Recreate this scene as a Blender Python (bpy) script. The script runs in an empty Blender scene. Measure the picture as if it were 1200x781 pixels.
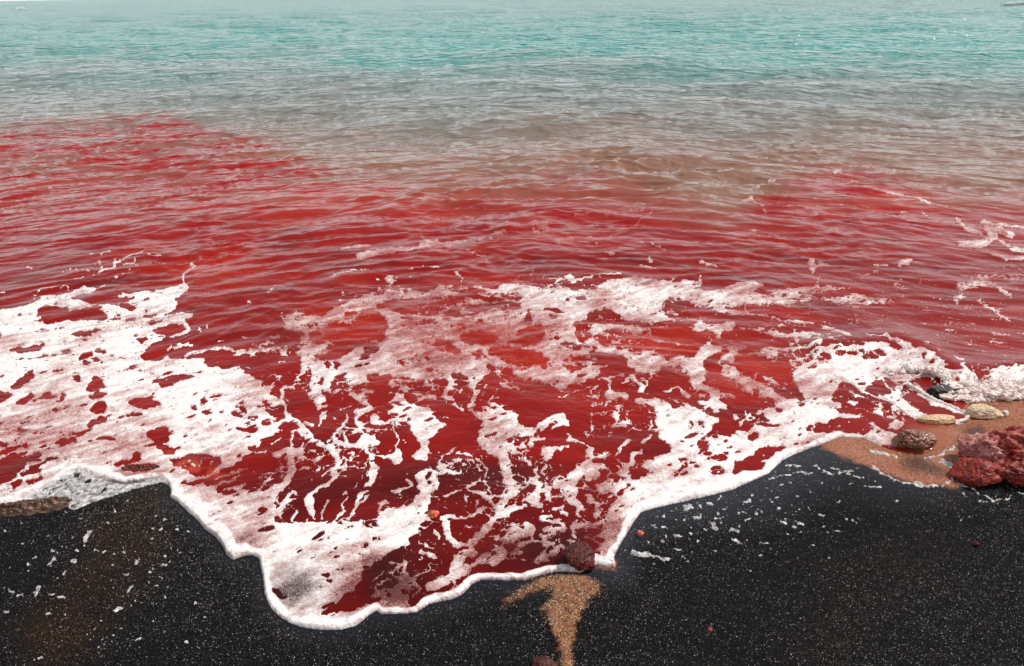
import bpy, bmesh, math, random
import numpy as np
from mathutils import Vector, Matrix, noise as mnoise

S = bpy.context.scene
COL = S.collection
random.seed(7)
RNG = np.random.default_rng(11)

# ------------------------------------------------------------------ camera
H = 1.6                      # eye height above the waterline, metres
FPX = 942.0                  # focal length in photo pixels (photo 1200 x 781)
PITCH = math.atan(399.8 / FPX)
ROLL = math.atan(0.018)
cam_d = bpy.data.cameras.new('camera')
cam_d.sensor_width = 36.0
cam_d.lens = 36.0 * FPX / 1200.0
cam_d.clip_start = 0.05
cam_d.clip_end = 20000.0
cam = bpy.data.objects.new('camera', cam_d)
COL.objects.link(cam)
cp, sp = math.cos(PITCH), math.sin(PITCH)
cr, sr = math.cos(ROLL), math.sin(ROLL)
R0 = Vector((1, 0, 0)); U0 = Vector((0, sp, cp)); F0 = Vector((0, cp, -sp))
RX = R0 * cr - U0 * sr
UX = R0 * sr + U0 * cr
m = Matrix.Identity(4)
for r in range(3):
    m[r][0] = RX[r]; m[r][1] = UX[r]; m[r][2] = -F0[r]; m[r][3] = (0, 0, H)[r]
cam.matrix_world = m
S.camera = cam

# ------------------------------------------------------------------ world, sun, exposure
SUN_EL, SUN_AZ = math.radians(54), math.radians(72)     # azimuth from +Y (out to sea) towards +X
HAZE = 13.0
w = bpy.data.worlds.new('World'); S.world = w; w.use_nodes = True
nt = w.node_tree; nt.nodes.clear()
sky = nt.nodes.new('ShaderNodeTexSky'); sky.sky_type = 'NISHITA'; sky.sun_disc = False
sky.sun_elevation = SUN_EL; sky.sun_rotation = SUN_AZ
sky.air_density = 1.0; sky.dust_density = 4.0; sky.ozone_density = 1.0
hs = nt.nodes.new('ShaderNodeHueSaturation'); hs.inputs['Saturation'].default_value = 0.30
bg = nt.nodes.new('ShaderNodeBackground'); bg.inputs['Strength'].default_value = 0.10
wo = nt.nodes.new('ShaderNodeOutputWorld')
tcw = nt.nodes.new('ShaderNodeTexCoord'); sx_ = nt.nodes.new('ShaderNodeSeparateXYZ'); cx_ = nt.nodes.new('ShaderNodeCombineXYZ')
mx_ = nt.nodes.new('ShaderNodeMath'); mx_.operation = 'MAXIMUM'; mx_.inputs[1].default_value = 0.02
nt.links.new(tcw.outputs['Generated'], sx_.inputs[0]); nt.links.new(sx_.outputs[0], cx_.inputs[0]); nt.links.new(sx_.outputs[1], cx_.inputs[1])
nt.links.new(sx_.outputs[2], mx_.inputs[0]); nt.links.new(mx_.outputs[0], cx_.inputs[2]); nt.links.new(cx_.outputs[0], sky.inputs['Vector'])
hz = nt.nodes.new('ShaderNodeMapRange'); hz.interpolation_type = 'SMOOTHSTEP'       # pale haze that thins with height
nt.links.new(mx_.outputs[0], hz.inputs[0]); hz.inputs[1].default_value = 0.0; hz.inputs[2].default_value = 0.50; hz.inputs[3].default_value = 0.85; hz.inputs[4].default_value = 0.08
hm = nt.nodes.new('ShaderNodeMix'); hm.data_type = 'RGBA'; hm.inputs[7].default_value = (HAZE * 0.97, HAZE, HAZE * 1.02, 1)
nt.links.new(hz.outputs[0], hm.inputs[0]); nt.links.new(hs.outputs[0], hm.inputs[6])
nt.links.new(sky.outputs[0], hs.inputs['Color']); nt.links.new(hm.outputs[2], bg.inputs[0]); nt.links.new(bg.outputs[0], wo.inputs[0])
sl = bpy.data.lights.new('sun', 'SUN'); sl.energy = 3.0; sl.angle = math.radians(0.5); sl.color = (1.0, 0.96, 0.90)
sun = bpy.data.objects.new('sun', sl); COL.objects.link(sun)
sd_ = Vector((math.sin(SUN_AZ) * math.cos(SUN_EL), math.cos(SUN_AZ) * math.cos(SUN_EL), math.sin(SUN_EL)))
sun.rotation_euler = sd_.to_track_quat('Z', 'Y').to_euler()
S.view_settings.view_transform = 'Standard'; S.view_settings.look = 'None'
S.view_settings.exposure = -0.22; S.view_settings.gamma = 1.0
S.render.engine = 'CYCLES'

# ------------------------------------------------------------------ photo survey -> ground coordinates
def unroll(x, y):
    dx = np.asarray(x, float) - 600.0; dy = np.asarray(y, float) - 390.5
    return dx * cr - dy * sr + 600.0, dx * sr + dy * cr + 390.5
def lattice(U, V):           # fan-shaped survey lattice: rows of constant Y on the beach plane
    xr = np.asarray(U, float) - 600.0; yr = np.asarray(V, float) - 390.5
    t = H / (FPX * sp + yr * cp)
    return xr * t, (FPX * cp - yr * sp) * t
def at(x, y):                # a surveyed point -> world X, Y
    U, V = unroll(x, y)
    X, Y = lattice(U, V)
    return float(X), float(Y)
def vrow(Y):                 # world Y -> lattice row
    Y = np.asarray(Y, float)
    # (FPX*cp - yr*sp)*H = Y*(FPX*sp + yr*cp)
    return (FPX * cp * H - Y * FPX * sp) / (Y * cp + sp * H) + 390.5

# ------------------------------------------------------------------ numpy noise
_perm = RNG.permutation(512).astype(np.int64)
_perm = np.concatenate([_perm, _perm])
_ga = RNG.uniform(0, 2 * np.pi, 512)
_gx, _gy = np.cos(_ga), np.sin(_ga)
def perlin(x, y):
    xi = np.floor(x).astype(np.int64); yi = np.floor(y).astype(np.int64)
    xf = x - xi; yf = y - yi
    xi &= 511; yi &= 511
    u = xf * xf * xf * (xf * (xf * 6 - 15) + 10); v = yf * yf * yf * (yf * (yf * 6 - 15) + 10)
    def g(ix, iy, fx, fy):
        h = _perm[(_perm[ix & 511] + iy) & 511]
        return _gx[h] * fx + _gy[h] * fy
    a = g(xi, yi, xf, yf); b = g(xi + 1, yi, xf - 1, yf)
    c = g(xi, yi + 1, xf, yf - 1); d = g(xi + 1, yi + 1, xf - 1, yf - 1)
    return ((a + (b - a) * u) * (1 - v) + (c + (d - c) * u) * v) * 1.5
def fbm(x, y, o=3, lac=2.1, g=0.5):
    s = 0; a = 1
    for k in range(o):
        s = s + a * perlin(x + 17.3 * k, y - 9.1 * k); x = x * lac; y = y * lac; a *= g
    return s
def worley(x, y):
    xi = np.floor(x).astype(np.int64); yi = np.floor(y).astype(np.int64)
    f1 = np.full(x.shape, 9.0); f2 = np.full(x.shape, 9.0); rid_ = np.zeros(x.shape)
    for dy in (-1, 0, 1):
        for dx in (-1, 0, 1):
            cx = xi + dx; cy = yi + dy; h = _perm[(_perm[cx & 511] + cy) & 511]
            px = cx + .5 + .46 * _gx[h]; py = cy + .5 + .46 * _gy[(h * 7 + 3) & 511]
            d = np.hypot(px - x, py - y); n = d < f1
            f2 = np.where(n, f1, np.minimum(f2, d)); rid_ = np.where(n, h / 512., rid_); f1 = np.where(n, d, f1)
    return f1, f2, rid_
def sstep(a, b, x):
    t = np.clip((x - a) / (b - a), 0, 1); return t * t * (3 - 2 * t)
def blur(a, s):
    r = max(1, int(3 * s + .5)); k = np.exp(-0.5 * (np.arange(-r, r + 1) / s) ** 2); k /= k.sum()
    p = np.pad(a, ((0, 0), (r, r)), mode='edge'); o = np.zeros_like(a)
    for i, w_ in enumerate(k): o += w_ * p[:, i:i + a.shape[1]]
    p = np.pad(o, ((r, r), (0, 0)), mode='edge'); q = np.zeros_like(a)
    for i, w_ in enumerate(k): q += w_ * p[i:i + a.shape[0], :]
    return q
def bilin(a, u, v):          # a[row v, col u]
    u = np.clip(u, 0, a.shape[1] - 1.001); v = np.clip(v, 0, a.shape[0] - 1.001)
    iu = u.astype(int); iv = v.astype(int); fu = u - iu; fv = v - iv
    return (a[iv, iu] * (1 - fu) + a[iv, iu + 1] * fu) * (1 - fv) + (a[iv + 1, iu] * (1 - fu) + a[iv + 1, iu + 1] * fu) * fv

# ------------------------------------------------------------------ object helpers
def tag(o, label=None, cat=None, group=None, kind=None):
    if label: o['label'] = label
    if cat: o['category'] = cat
    if group: o['group'] = group
    if kind: o['kind'] = kind
    return o
def mesh_np(name, V, Fq, mat=None, smooth=True, parent=None):
    me = bpy.data.meshes.new(name)
    V = np.asarray(V, np.float32); Fq = np.asarray(Fq, np.int32)
    n = Fq.shape[1]
    me.vertices.add(len(V)); me.vertices.foreach_set('co', V.ravel())
    me.loops.add(Fq.size); me.loops.foreach_set('vertex_index', Fq.ravel())
    me.polygons.add(len(Fq))
    me.polygons.foreach_set('loop_start', np.arange(0, Fq.size, n, dtype=np.int32))
    me.polygons.foreach_set('use_smooth', np.full(len(Fq), smooth))
    me.update(calc_edges=True); me.validate()
    if mat: me.materials.append(mat)
    o = bpy.data.objects.new(name, me); COL.objects.link(o)
    if parent: o.parent = parent
    return o
def fattr(o, name, arr):
    a = o.data.attributes.new(name, 'FLOAT', 'POINT'); a.data.foreach_set('value', np.asarray(arr, np.float32).ravel())
def cattr(o, name, arr):
    arr = np.asarray(arr, np.float32)
    if arr.shape[1] == 3: arr = np.concatenate([arr, np.ones((len(arr), 1), np.float32)], 1)
    a = o.data.color_attributes.new(name, 'FLOAT_COLOR', 'POINT'); a.data.foreach_set('color', arr.ravel())

# ------------------------------------------------------------------ material helpers
class NT:
    def __init__(s, name):
        s.m = bpy.data.materials.new(name); s.m.use_nodes = True; s.t = s.m.node_tree; s.t.nodes.clear()
        s.out = s.n('ShaderNodeOutputMaterial')
    def n(s, t, **kw):
        o = s.t.nodes.new(t)
        for k, v in kw.items(): setattr(o, k, v)
        return o
    def l(s, a, b): s.t.links.new(a, b)
    def put(s, sock, v):
        if hasattr(v, 'is_output') or isinstance(v, bpy.types.NodeSocket): s.l(v, sock)
        else: sock.default_value = v
    def math(s, op, a, b=0.0, c=None, clamp=False):
        o = s.n('ShaderNodeMath', operation=op, use_clamp=clamp); s.put(o.inputs[0], a); s.put(o.inputs[1], b)
        if c is not None: s.put(o.inputs[2], c)
        return o.outputs[0]
    def pos(s): return s.n('ShaderNodeNewGeometry').outputs['Position']
    def mapping(s, vec, scale=(1, 1, 1), rot=(0, 0, 0)):
        o = s.n('ShaderNodeMapping'); s.l(vec, o.inputs['Vector']); o.inputs['Scale'].default_value = scale; o.inputs['Rotation'].default_value = rot
        return o.outputs[0]
    def noise(s, vec, scale, detail=3, rough=.55, dist=0):
        o = s.n('ShaderNodeTexNoise'); s.l(vec, o.inputs['Vector']); o.inputs['Scale'].default_value = scale
        o.inputs['Detail'].default_value = detail; o.inputs['Roughness'].default_value = rough; o.inputs['Distortion'].default_value = dist
        return o.outputs['Fac']
    def vor(s, vec, scale, feature='F1', rnd=1.0):
        o = s.n('ShaderNodeTexVoronoi', feature=feature); s.l(vec, o.inputs['Vector']); o.inputs['Scale'].default_value = scale
        o.inputs['Randomness'].default_value = rnd
        return o
    def ramp(s, fac, stops, interp='LINEAR'):
        o = s.n('ShaderNodeValToRGB'); s.l(fac, o.inputs[0]); e = o.color_ramp.elements; o.color_ramp.interpolation = interp
        while len(e) < len(stops): e.new(0.5)
        for i, (p, c) in enumerate(stops):
            e[i].position = p; e[i].color = (c, c, c, 1) if not hasattr(c, '__len__') else (*c[:3], 1)
        return o.outputs[0]
    def mix(s, fac, a, b, blend='MIX'):
        o = s.n('ShaderNodeMix', data_type='RGBA', blend_type=blend); s.put(o.inputs[0], fac)
        for sk, v in ((o.inputs[6], a), (o.inputs[7], b)):
            if isinstance(v, tuple): sk.default_value = (*v[:3], 1)
            else: s.l(v, sk)
        return o.outputs[2]
    def attr(s, name, col=False):
        o = s.n('ShaderNodeAttribute', attribute_name=name); return o.outputs['Color' if col else 'Fac']
    def bump(s, h, strength, dist, normal=None):
        o = s.n('ShaderNodeBump'); s.l(h, o.inputs['Height']); o.inputs['Strength'].default_value = strength; o.inputs['Distance'].default_value = dist
        if normal is not None: s.l(normal, o.inputs['Normal'])
        return o.outputs[0]
    def bsdf(s, color, rough=.5, normal=None, spec=.5, ior=1.45, alpha=None, coat=0):
        b = s.n('ShaderNodeBsdfPrincipled')
        for k, v in (('Base Color', color), ('Roughness', rough), ('Specular IOR Level', spec), ('IOR', ior), ('Alpha', alpha), ('Coat Weight', coat)):
            if v is None: continue
            if isinstance(v, tuple): b.inputs[k].default_value = (*v[:3], 1)
            else: s.put(b.inputs[k], v)
        if normal is not None: s.l(normal, b.inputs['Normal'])
        s.l(b.outputs[0], s.out.inputs[0]); return b
def rgb(r, g, b):            # sRGB 0..255 -> linear
    return tuple(((c / 255) / 12.92 if c / 255 <= .04045 else ((c / 255 + .055) / 1.055) ** 2.4) for c in (r, g, b))
# ------------------------------------------------------------------ foam survey
# every patch is surveyed in a local sheet: origin (photo px) and scale, then laid on the ground
ADD, CUT, STR = [], [], []
class Sheet:
    def __init__(s, x0, y0, k): s.x0, s.y0, s.k = x0, y0, k
    def g(s, pts): return [(s.x0 + x * s.k, s.y0 + y * s.k) for x, y in pts]
    def add(s, *ps):
        for p in ps: ADD.append(s.g(p))
    def cut(s, *ps):
        for p in ps: CUT.append(s.g(p))
    def st(s, *ws):
        for w_, p in ws: STR.append((w_ * s.k, s.g(p)))
K = 240 / 1172
A = Sheet(0, 280, K)
A.add([(-800,480),(-400,430),(0,412),(120,398),(200,375),(245,350),(220,335),(330,335),(400,320),(480,268),(500,290),(560,290),(620,262),(600,285),(520,320),(430,335),(410,352),(490,372),(560,385),(670,380),(790,340),(670,350),(680,325),(750,318),(900,298),(1000,283),(1050,262),(1090,290),(1050,330),(1000,352),(1020,385),(980,440),(1100,440),(1110,458),(1055,475),(1085,520),(1045,555),(1070,518),(1040,505),(980,500),(865,540),(960,568),(900,588),(840,630),(808,680),(830,712),(920,700),(950,680),(960,625),(1000,620),(960,640),(965,690),(1000,700),(1000,735),(930,725),(845,725),(860,765),(960,765),(1010,745),(1050,790),(1172,800),(1172,900),(-800,900)])
A.cut([(205,450),(235,410),(270,398),(372,408),(400,425),(500,412),(540,403),(615,440),(600,475),(470,470),(390,472),(300,490),(255,490),(245,465)],
 [(400,575),(440,548),(500,540),(590,530),(570,548),(440,575)],[(50,655),(90,633),(150,635),(200,625),(240,603),(262,612),(250,635),(190,660),(100,662)],
 [(445,710),(470,680),(500,660),(540,672),(490,700)],[(465,725),(480,708),(525,715),(510,732)],[(520,705),(550,695),(580,702),(545,714)],
 [(750,600),(790,585),(860,575),(810,598)],[(700,475),(730,460),(780,452),(770,470)],[(820,447),(880,438),(905,440),(880,456),(830,455)],
 [(850,500),(880,480),(895,495),(870,512)],[(650,445),(690,435),(700,445),(660,452)],[(500,370),(600,345),(680,345),(790,338),(740,365),(700,378),(660,392),(600,385),(520,380)],
 [(670,392),(740,380),(750,400),(700,405)],[(630,552),(680,548),(670,560)],[(620,678),(650,670),(655,688)],[(90,450),(120,440),(118,458)],[(-40,530),(15,540),(0,575),(-50,570)],
 [(155,775),(180,762),(195,790)],[(405,350),(440,335),(520,320),(580,300),(520,345),(420,358)],[(180,692),(270,672),(340,678),(250,690)])
A.st((14,[(1095,150),(1115,170),(1060,195),(1045,220),(1055,262)]),(22,[(1095,150),(1120,172)]),(12,[(545,160),(575,130),(580,180),(640,180),(670,145),(720,120),(800,85),(830,70)]),
 (16,[(600,190),(650,170),(660,130)]),(14,[(710,155),(760,150),(775,125)]),(8,[(360,205),(400,188),(470,190),(530,200)]),(8,[(430,240),(500,230),(580,200),(620,190)]),
 (9,[(640,245),(680,225),(740,190),(800,150)]),(9,[(850,105),(900,112),(950,100)]),(14,[(160,178),(185,182)]),(8,[(220,305),(250,290)]),(8,[(510,105),(550,90),(640,85)]),
 (8,[(580,105),(620,90)]),(12,[(1070,490),(1085,520),(1050,555)]),(10,[(1140,515),(1150,550)]),(8,[(0,320),(40,318)]),(8,[(340,310),(370,280),(400,300)]),(10,[(1060,690),(1080,665),(1172,650)]),
 (9,[(965,640),(1030,625),(1100,612)]),(7,[(200,340),(240,300),(330,290)]),(8,[(60,145),(100,140)]),(8,[(220,160),(250,150)]),(8,[(120,65),(150,66)]))
B = Sheet(0, 440, K)
B.add([(-800,-80),(1172,-80),(1172,800),(1060,745),(960,700),(985,645),(930,610),(640,700),(380,790),(300,830),(-100,900),(-800,1000)])
B.cut([(0,100),(40,95),(70,120),(30,155),(0,165),(-100,170),(-100,80)],[(45,85),(80,60),(150,0),(190,0),(185,25),(130,75),(90,90)],[(0,30),(0,10),(40,0),(20,20)],
 [(75,183),(110,150),(170,115),(205,120),(180,160),(110,180)],[(180,162),(230,130),(300,112),(290,130),(220,155)],[(295,172),(340,145),(365,105),(378,130),(350,160),(320,172)],
 [(420,10),(450,15),(468,45),(455,52),(430,35)],[(490,95),(500,60),(555,5),(575,25),(600,60),(605,80),(550,100),(500,108)],[(510,140),(540,110),(570,97),(615,125),(580,148),(530,155)],
 [(515,215),(540,175),(580,160),(610,170),(605,205),(570,228),(530,225)],[(490,300),(520,270),(570,245),(625,250),(600,275),(540,300),(500,315)],
 [(735,162),(780,150),(830,130),(880,150),(930,178),(880,188),(820,198),(760,185)],[(715,235),(760,220),(820,228),(780,242),(730,245)],
 [(845,48),(900,30),(1000,15),(1100,10),(1115,22),(1040,40),(980,65),(920,85),(910,60)],[(865,110),(905,112),(880,125)],[(300,220),(330,200),(355,210),(320,225)],
 [(110,280),(160,268),(170,280),(130,292)],[(70,390),(120,370),(125,380),(90,395)],[(-50,400),(50,398),(40,415),(-50,418)],[(-50,480),(30,440),(60,415),(110,405),(125,415),(80,440),(20,460)],
 [(130,420),(160,400),(170,415),(140,428)],[(285,405),(380,370),(420,365),(460,380),(390,400),(320,408)],
 [(-200,500),(0,490),(60,455),(110,455),(120,480),(180,455),(240,450),(240,465),(190,490),(150,510),(100,590),(40,620),(0,640),(-200,700)],
 [(120,585),(200,520),(280,485),(340,470),(330,485),(240,520),(225,560),(170,580)],[(60,640),(100,600),(140,600),(110,640),(80,655)],[(150,610),(200,600),(245,580),(255,595),(200,635),(170,630)],
 [(645,525),(690,500),(740,490),(780,450),(820,465),(810,490),(740,520),(680,535)],[(690,545),(730,530),(850,515),(925,525),(880,550),(760,558)],
 [(840,345),(890,318),(975,312),(950,345),(972,385),(940,405),(1000,440),(1000,470),(950,460),(900,420),(860,380)],[(1030,490),(1100,460),(1120,470),(1080,505)],
 [(1055,635),(1110,610),(1172,600),(1172,620),(1110,645)],[(1145,150),(1172,140),(1172,180),(1150,175)],[(1070,180),(1130,180),(1125,205),(1100,205)],
 [(410,580),(480,555),(430,585)],[(475,610),(520,598),(515,622)],[(545,680),(620,630),(570,682)],[(755,615),(800,605),(780,625)],[(330,610),(380,580),(350,610)],
 [(250,85),(280,82),(270,95)],[(430,220),(460,212),(445,228)],[(200,262),(240,255),(215,268)],[(280,265),(310,263),(290,272)],[(400,335),(440,322),(420,338)],[(170,345),(215,335),(190,350)],[(450,350),(520,348),(480,358)],[(255,420),(320,430),(270,432)],[(190,430),(225,425),(205,440)])
C = Sheet(200, 320, K)
C.add([(-100,520),(0,575),(60,545),(120,530),(180,535),(200,520),(215,545),(300,560),(360,545),(405,545),(430,590),(490,610),(480,640),(510,665),(560,655),(610,615),(630,585),(630,610),(560,690),(520,730),(540,770),(520,800),(-100,800)],
 [(625,262),(680,255),(730,238),(860,250),(950,210),(1080,160),(1172,120),(1172,215),(1100,215),(1085,232),(1050,280),(1000,300),(930,300),(850,330),(820,355),(760,360),(680,350),(640,330),(650,290)],
 [(735,385),(780,360),(800,365),(795,420),(840,430),(880,415),(865,380),(900,400),(905,430),(890,450),(960,455),(900,465),(850,475),(820,490),(860,510),(960,510),(1000,475),(1060,440),(1110,430),(1105,460),(1050,495),(1080,510),(1172,500),(1172,580),(1120,600),(1135,640),(1090,650),(1020,670),(1010,600),(930,600),(910,670),(860,690),(800,680),(790,650),(810,600),(790,560),(750,560),(745,520),(740,490),(720,470),(745,440)],
 [(780,700),(840,690),(880,710),(900,740),(910,800),(840,800),(840,750),(780,720)])
C.cut([(0,600),(80,590),(135,605),(60,620),(0,650),(-40,640)],[(690,265),(720,258),(740,295),(715,290)],[(975,265),(1000,240),(1070,232),(1060,255),(1000,280)],[(770,305),(840,295),(850,315),(790,318)],
 [(880,525),(905,520),(915,550),(885,555)],[(930,530),(950,515),(965,540),(950,570),(935,555)],[(1065,540),(1100,535),(1120,545),(1090,555)],[(820,480),(870,472),(860,490),(830,492)],[(170,738),(200,725),(205,745),(180,752)],[(100,770),(150,765),(150,785)],[(400,695),(450,700),(420,706)],[(830,640),(880,600),(870,650)])
C.st((18,[(80,495),(100,470),(180,458),(300,443),(340,450),(390,472),(460,470),(520,455),(620,440)]),(22,[(370,465),(470,470)]),(20,[(620,465),(660,480)]),(22,[(580,380),(620,378)]),(12,[(550,405),(600,410)]),
 (18,[(765,560),(740,600),(700,660),(640,665),(640,720),(600,760)]),(34,[(620,745),(590,760)]),(14,[(0,425),(60,420),(130,420)]),(26,[(50,245),(120,260)]),(24,[(0,280),(80,295),(105,330),(60,355),(0,370)]),(12,[(165,320),(180,350),(165,360)]),
 (12,[(75,0),(75,70)]),(30,[(0,100),(90,90)]),(16,[(1025,690),(1080,730),(1110,780)]),(14,[(956,348),(964,348)]),(14,[(630,525),(650,520)]),(10,[(200,315),(215,315)]),(10,[(180,290),(190,290)]),
 (6,[(520,10),(540,25)]),(6,[(420,165),(460,180)]),(6,[(540,140),(600,80),(660,100)]),(7,[(620,160),(635,200)]),(6,[(550,240),(600,200)]),(6,[(550,290),(570,320)]),(7,[(260,402),(320,400)]),(8,[(390,378),(430,376)]),
 (6,[(190,128),(220,122)]),(10,[(1050,490),(1120,415)]),(8,[(430,550),(465,552)]),(10,[(550,610),(600,590),(640,640)]))
D = Sheet(200, 460, K)
D.add([(-100,-50),(520,-50),(515,50),(545,105),(585,140),(610,190),(600,250),(520,300),(470,350),(420,380),(400,410),(340,430),(280,470),(200,500),(150,510),(0,430),(-100,400)],
 [(-100,400),(0,430),(100,520),(200,560),(300,600),(400,605),(480,590),(530,570),(600,530),(650,560),(590,620),(600,700),(590,750),(700,760),(900,750),(900,900),(-100,900)])
D.cut([(95,85),(150,85),(155,105),(120,108)],[(170,45),(200,40),(200,62),(175,65)],[(170,85),(200,85),(195,100)],[(165,125),(210,115),(240,125),(210,140)],[(260,125),(310,120),(300,138),(270,135)],
 [(340,120),(370,112),(420,150),(400,160),(350,145)],[(365,85),(420,90),(450,120),(440,130),(390,105)],[(445,145),(495,148),(495,172),(450,172)],[(525,180),(570,178),(575,200),(530,205)],[(580,165),(620,175),(615,195),(590,190)],
 [(545,85),(600,80),(665,95),(640,150),(590,145),(550,120)],[(430,320),(485,315),(480,340),(440,340)],[(370,370),(400,345),(410,380),(380,390)],[(505,665),(550,675),(550,695),(520,695)],[(590,640),(620,590),(650,600),(650,630),(610,660)],
 [(-20,400),(60,380),(120,360),(280,380),(280,420),(250,460),(190,490),(150,500),(60,440)],[(220,500),(300,470),(400,420),(400,440),(300,480),(220,520)],[(200,540),(300,500),(390,470),(390,485),(260,540)],[(260,560),(390,500),(380,520),(300,570)],[(250,590),(390,530),(385,590),(350,600)])
D.st((14,[(250,510),(400,450)]),(12,[(270,540),(410,480)]),(16,[(300,570),(430,530)]),(14,[(200,560),(300,520)]),(14,[(330,600),(400,560)]),(10,[(100,400),(140,440)]),(8,[(60,410),(100,450)]),(9,[(180,400),(160,450)]),(9,[(250,390),(220,460)]),
 (24,[(640,165),(700,160),(745,190),(780,240),(790,280),(850,305),(910,335),(950,380),(955,430),(930,470),(940,500),(900,540)]),(50,[(775,240),(795,275)]),(14,[(865,495),(920,455),(950,430)]),
 (26,[(560,60),(640,60),(660,110),(680,150),(610,200)]),(34,[(600,370),(680,340),(745,350)]),(30,[(690,360),(740,370)]),(14,[(745,350),(760,300)]),(16,[(700,240),(740,215),(745,250)]),(20,[(690,260),(695,310)]),(12,[(580,300),(640,270)]),(14,[(490,345),(550,355)]),
 (44,[(685,390),(695,430),(690,480),(650,540),(590,580),(540,620)]),(16,[(470,590),(530,530),(570,500)]),(8,[(570,500),(600,450),(640,410)]),(14,[(730,450),(750,430),(790,440)]),(8,[(870,450),(890,420)]),
 (24,[(800,590),(850,560),(880,550)]),(40,[(800,600),(805,680)]),(12,[(810,690),(825,740)]),(22,[(640,650),(680,600),(700,580)]),(14,[(620,650),(720,620)]),(12,[(910,630),(880,690),(850,740)]),
 (12,[(1010,600),(980,670),(990,700),(950,750)]),(14,[(720,680),(705,720)]),(30,[(790,20),(850,20),(890,60),(870,110),(880,150)]),(16,[(830,60),(860,120),(850,200)]),(20,[(770,180),(820,200)]),
 (16,[(900,300),(950,250),(980,200),(1020,160),(1010,140)]),(18,[(980,210),(1030,220),(1090,240)]),(24,[(940,300),(1000,320),(1080,320),(1130,340),(1150,400),(1172,430)]),(16,[(1030,20),(1100,80),(1172,110)]),
 (30,[(1060,120),(1130,110),(1172,180)]),(40,[(1110,100),(1172,150)]),(40,[(1110,270),(1172,300)]),(20,[(1000,250),(1000,290),(1020,310)]),(20,[(1090,240),(1060,160),(1110,120)]),(24,[(1172,500),(1110,580),(1070,620),(1060,680),(1020,740)]),
 (14,[(1020,360),(1050,355),(1030,385)]),(5,[(1100,480),(1040,570)]),(10,[(960,110),(970,112)]),(8,[(915,160),(935,158)]),(6,[(990,490),(1010,490)]),(30,[(1140,370),(1172,480)]),(16,[(980,600),(1010,590)]),(8,[(660,530),(720,600)]),(14,[(440,440),(380,460)]))
E = Sheet(240, 590, K)
E.add([(-100,-100),(400,-60),(400,20),(395,115),(500,130),(600,160),(680,165),(740,120),(780,145),(850,120),(900,110),(910,130),(940,160),(990,140),(990,90),(1000,60),(1172,60),(1172,250),(1080,280),(1000,330),(930,390),(880,460),(860,510),(800,530),(780,560),(740,590),(700,640),(850,625),(960,560),(1010,520),(1050,520),(1080,470),(1172,450),(1172,800),(-100,800)])
E.cut([(310,35),(340,25),(360,45),(340,62),(315,55)],[(950,200),(1000,205),(1010,215),(960,225)],[(1045,210),(1100,215),(1060,222)],[(895,265),(940,250),(920,275)],[(870,300),(910,300),(885,312)],[(745,395),(800,380),(780,405)],[(740,275),(780,255),(760,285)],
 [(640,490),(670,485),(665,500)],[(610,490),(630,492),(620,500)],[(690,455),(740,440),(710,470)],[(900,380),(940,370),(915,395)],[(1040,530),(1080,520),(1060,550)],[(1120,510),(1160,500),(1172,530),(1130,530)],[(800,540),(830,500),(820,560)],[(660,640),(740,590),(700,650)])
E.st((34,[(590,0),(600,60),(620,70)]),(12,[(700,0),(680,50),(665,100)]),(12,[(800,20),(780,60),(740,120)]),(10,[(880,10),(850,60)]),(9,[(520,60),(510,110)]),(10,[(940,500),(990,440),(1020,400)]),(12,[(1060,360),(1140,360)]),(12,[(1100,450),(1150,420)]),(10,[(1000,480),(1060,440),(1090,460)]),(10,[(960,540),(1000,500)]))
F = Sheet(420, 320, K)
F.add([(0,165),(80,145),(120,100),(160,105),(230,125),(235,90),(255,90),(265,130),(310,105),(380,120),(440,95),(480,70),(500,90),(580,120),(560,140),(480,135),(420,150),(370,160),(300,155),(220,160),(150,185),(60,195),(0,215)],
 [(0,205),(90,205),(160,210),(230,240),(290,250),(400,255),(450,265),(520,250),(580,262),(650,255),(740,220),(770,205),(850,235),(880,215),(960,215),(1050,210),(1172,215),(1300,500),(1300,640),(1172,650),(1140,670),(1060,625),(1000,610),(930,610),(890,580),(880,560),(740,530),(740,590),(690,640),(640,650),(620,600),(580,585),(530,585),(540,640),(520,690),(470,720),(500,670),(515,640),(490,610),(450,620),(380,650),(300,670),(220,665),(150,665),(190,630),(195,600),(150,590),(60,590),(20,640),(-50,660),(-100,560),(0,490),(40,500),(80,480),(120,450),(100,430),(145,390),(160,340),(170,310),(150,260),(80,225),(0,225)],
 [(640,95),(700,85),(760,110),(800,100),(820,70),(860,75),(920,80),(940,115),(910,150),(820,130),(760,135),(700,110)],
 [(950,90),(1000,85),(1020,110),(1100,95),(1172,85),(1172,215),(1070,205),(1075,150),(1130,120),(1050,125),(1000,140),(955,120)])
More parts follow.
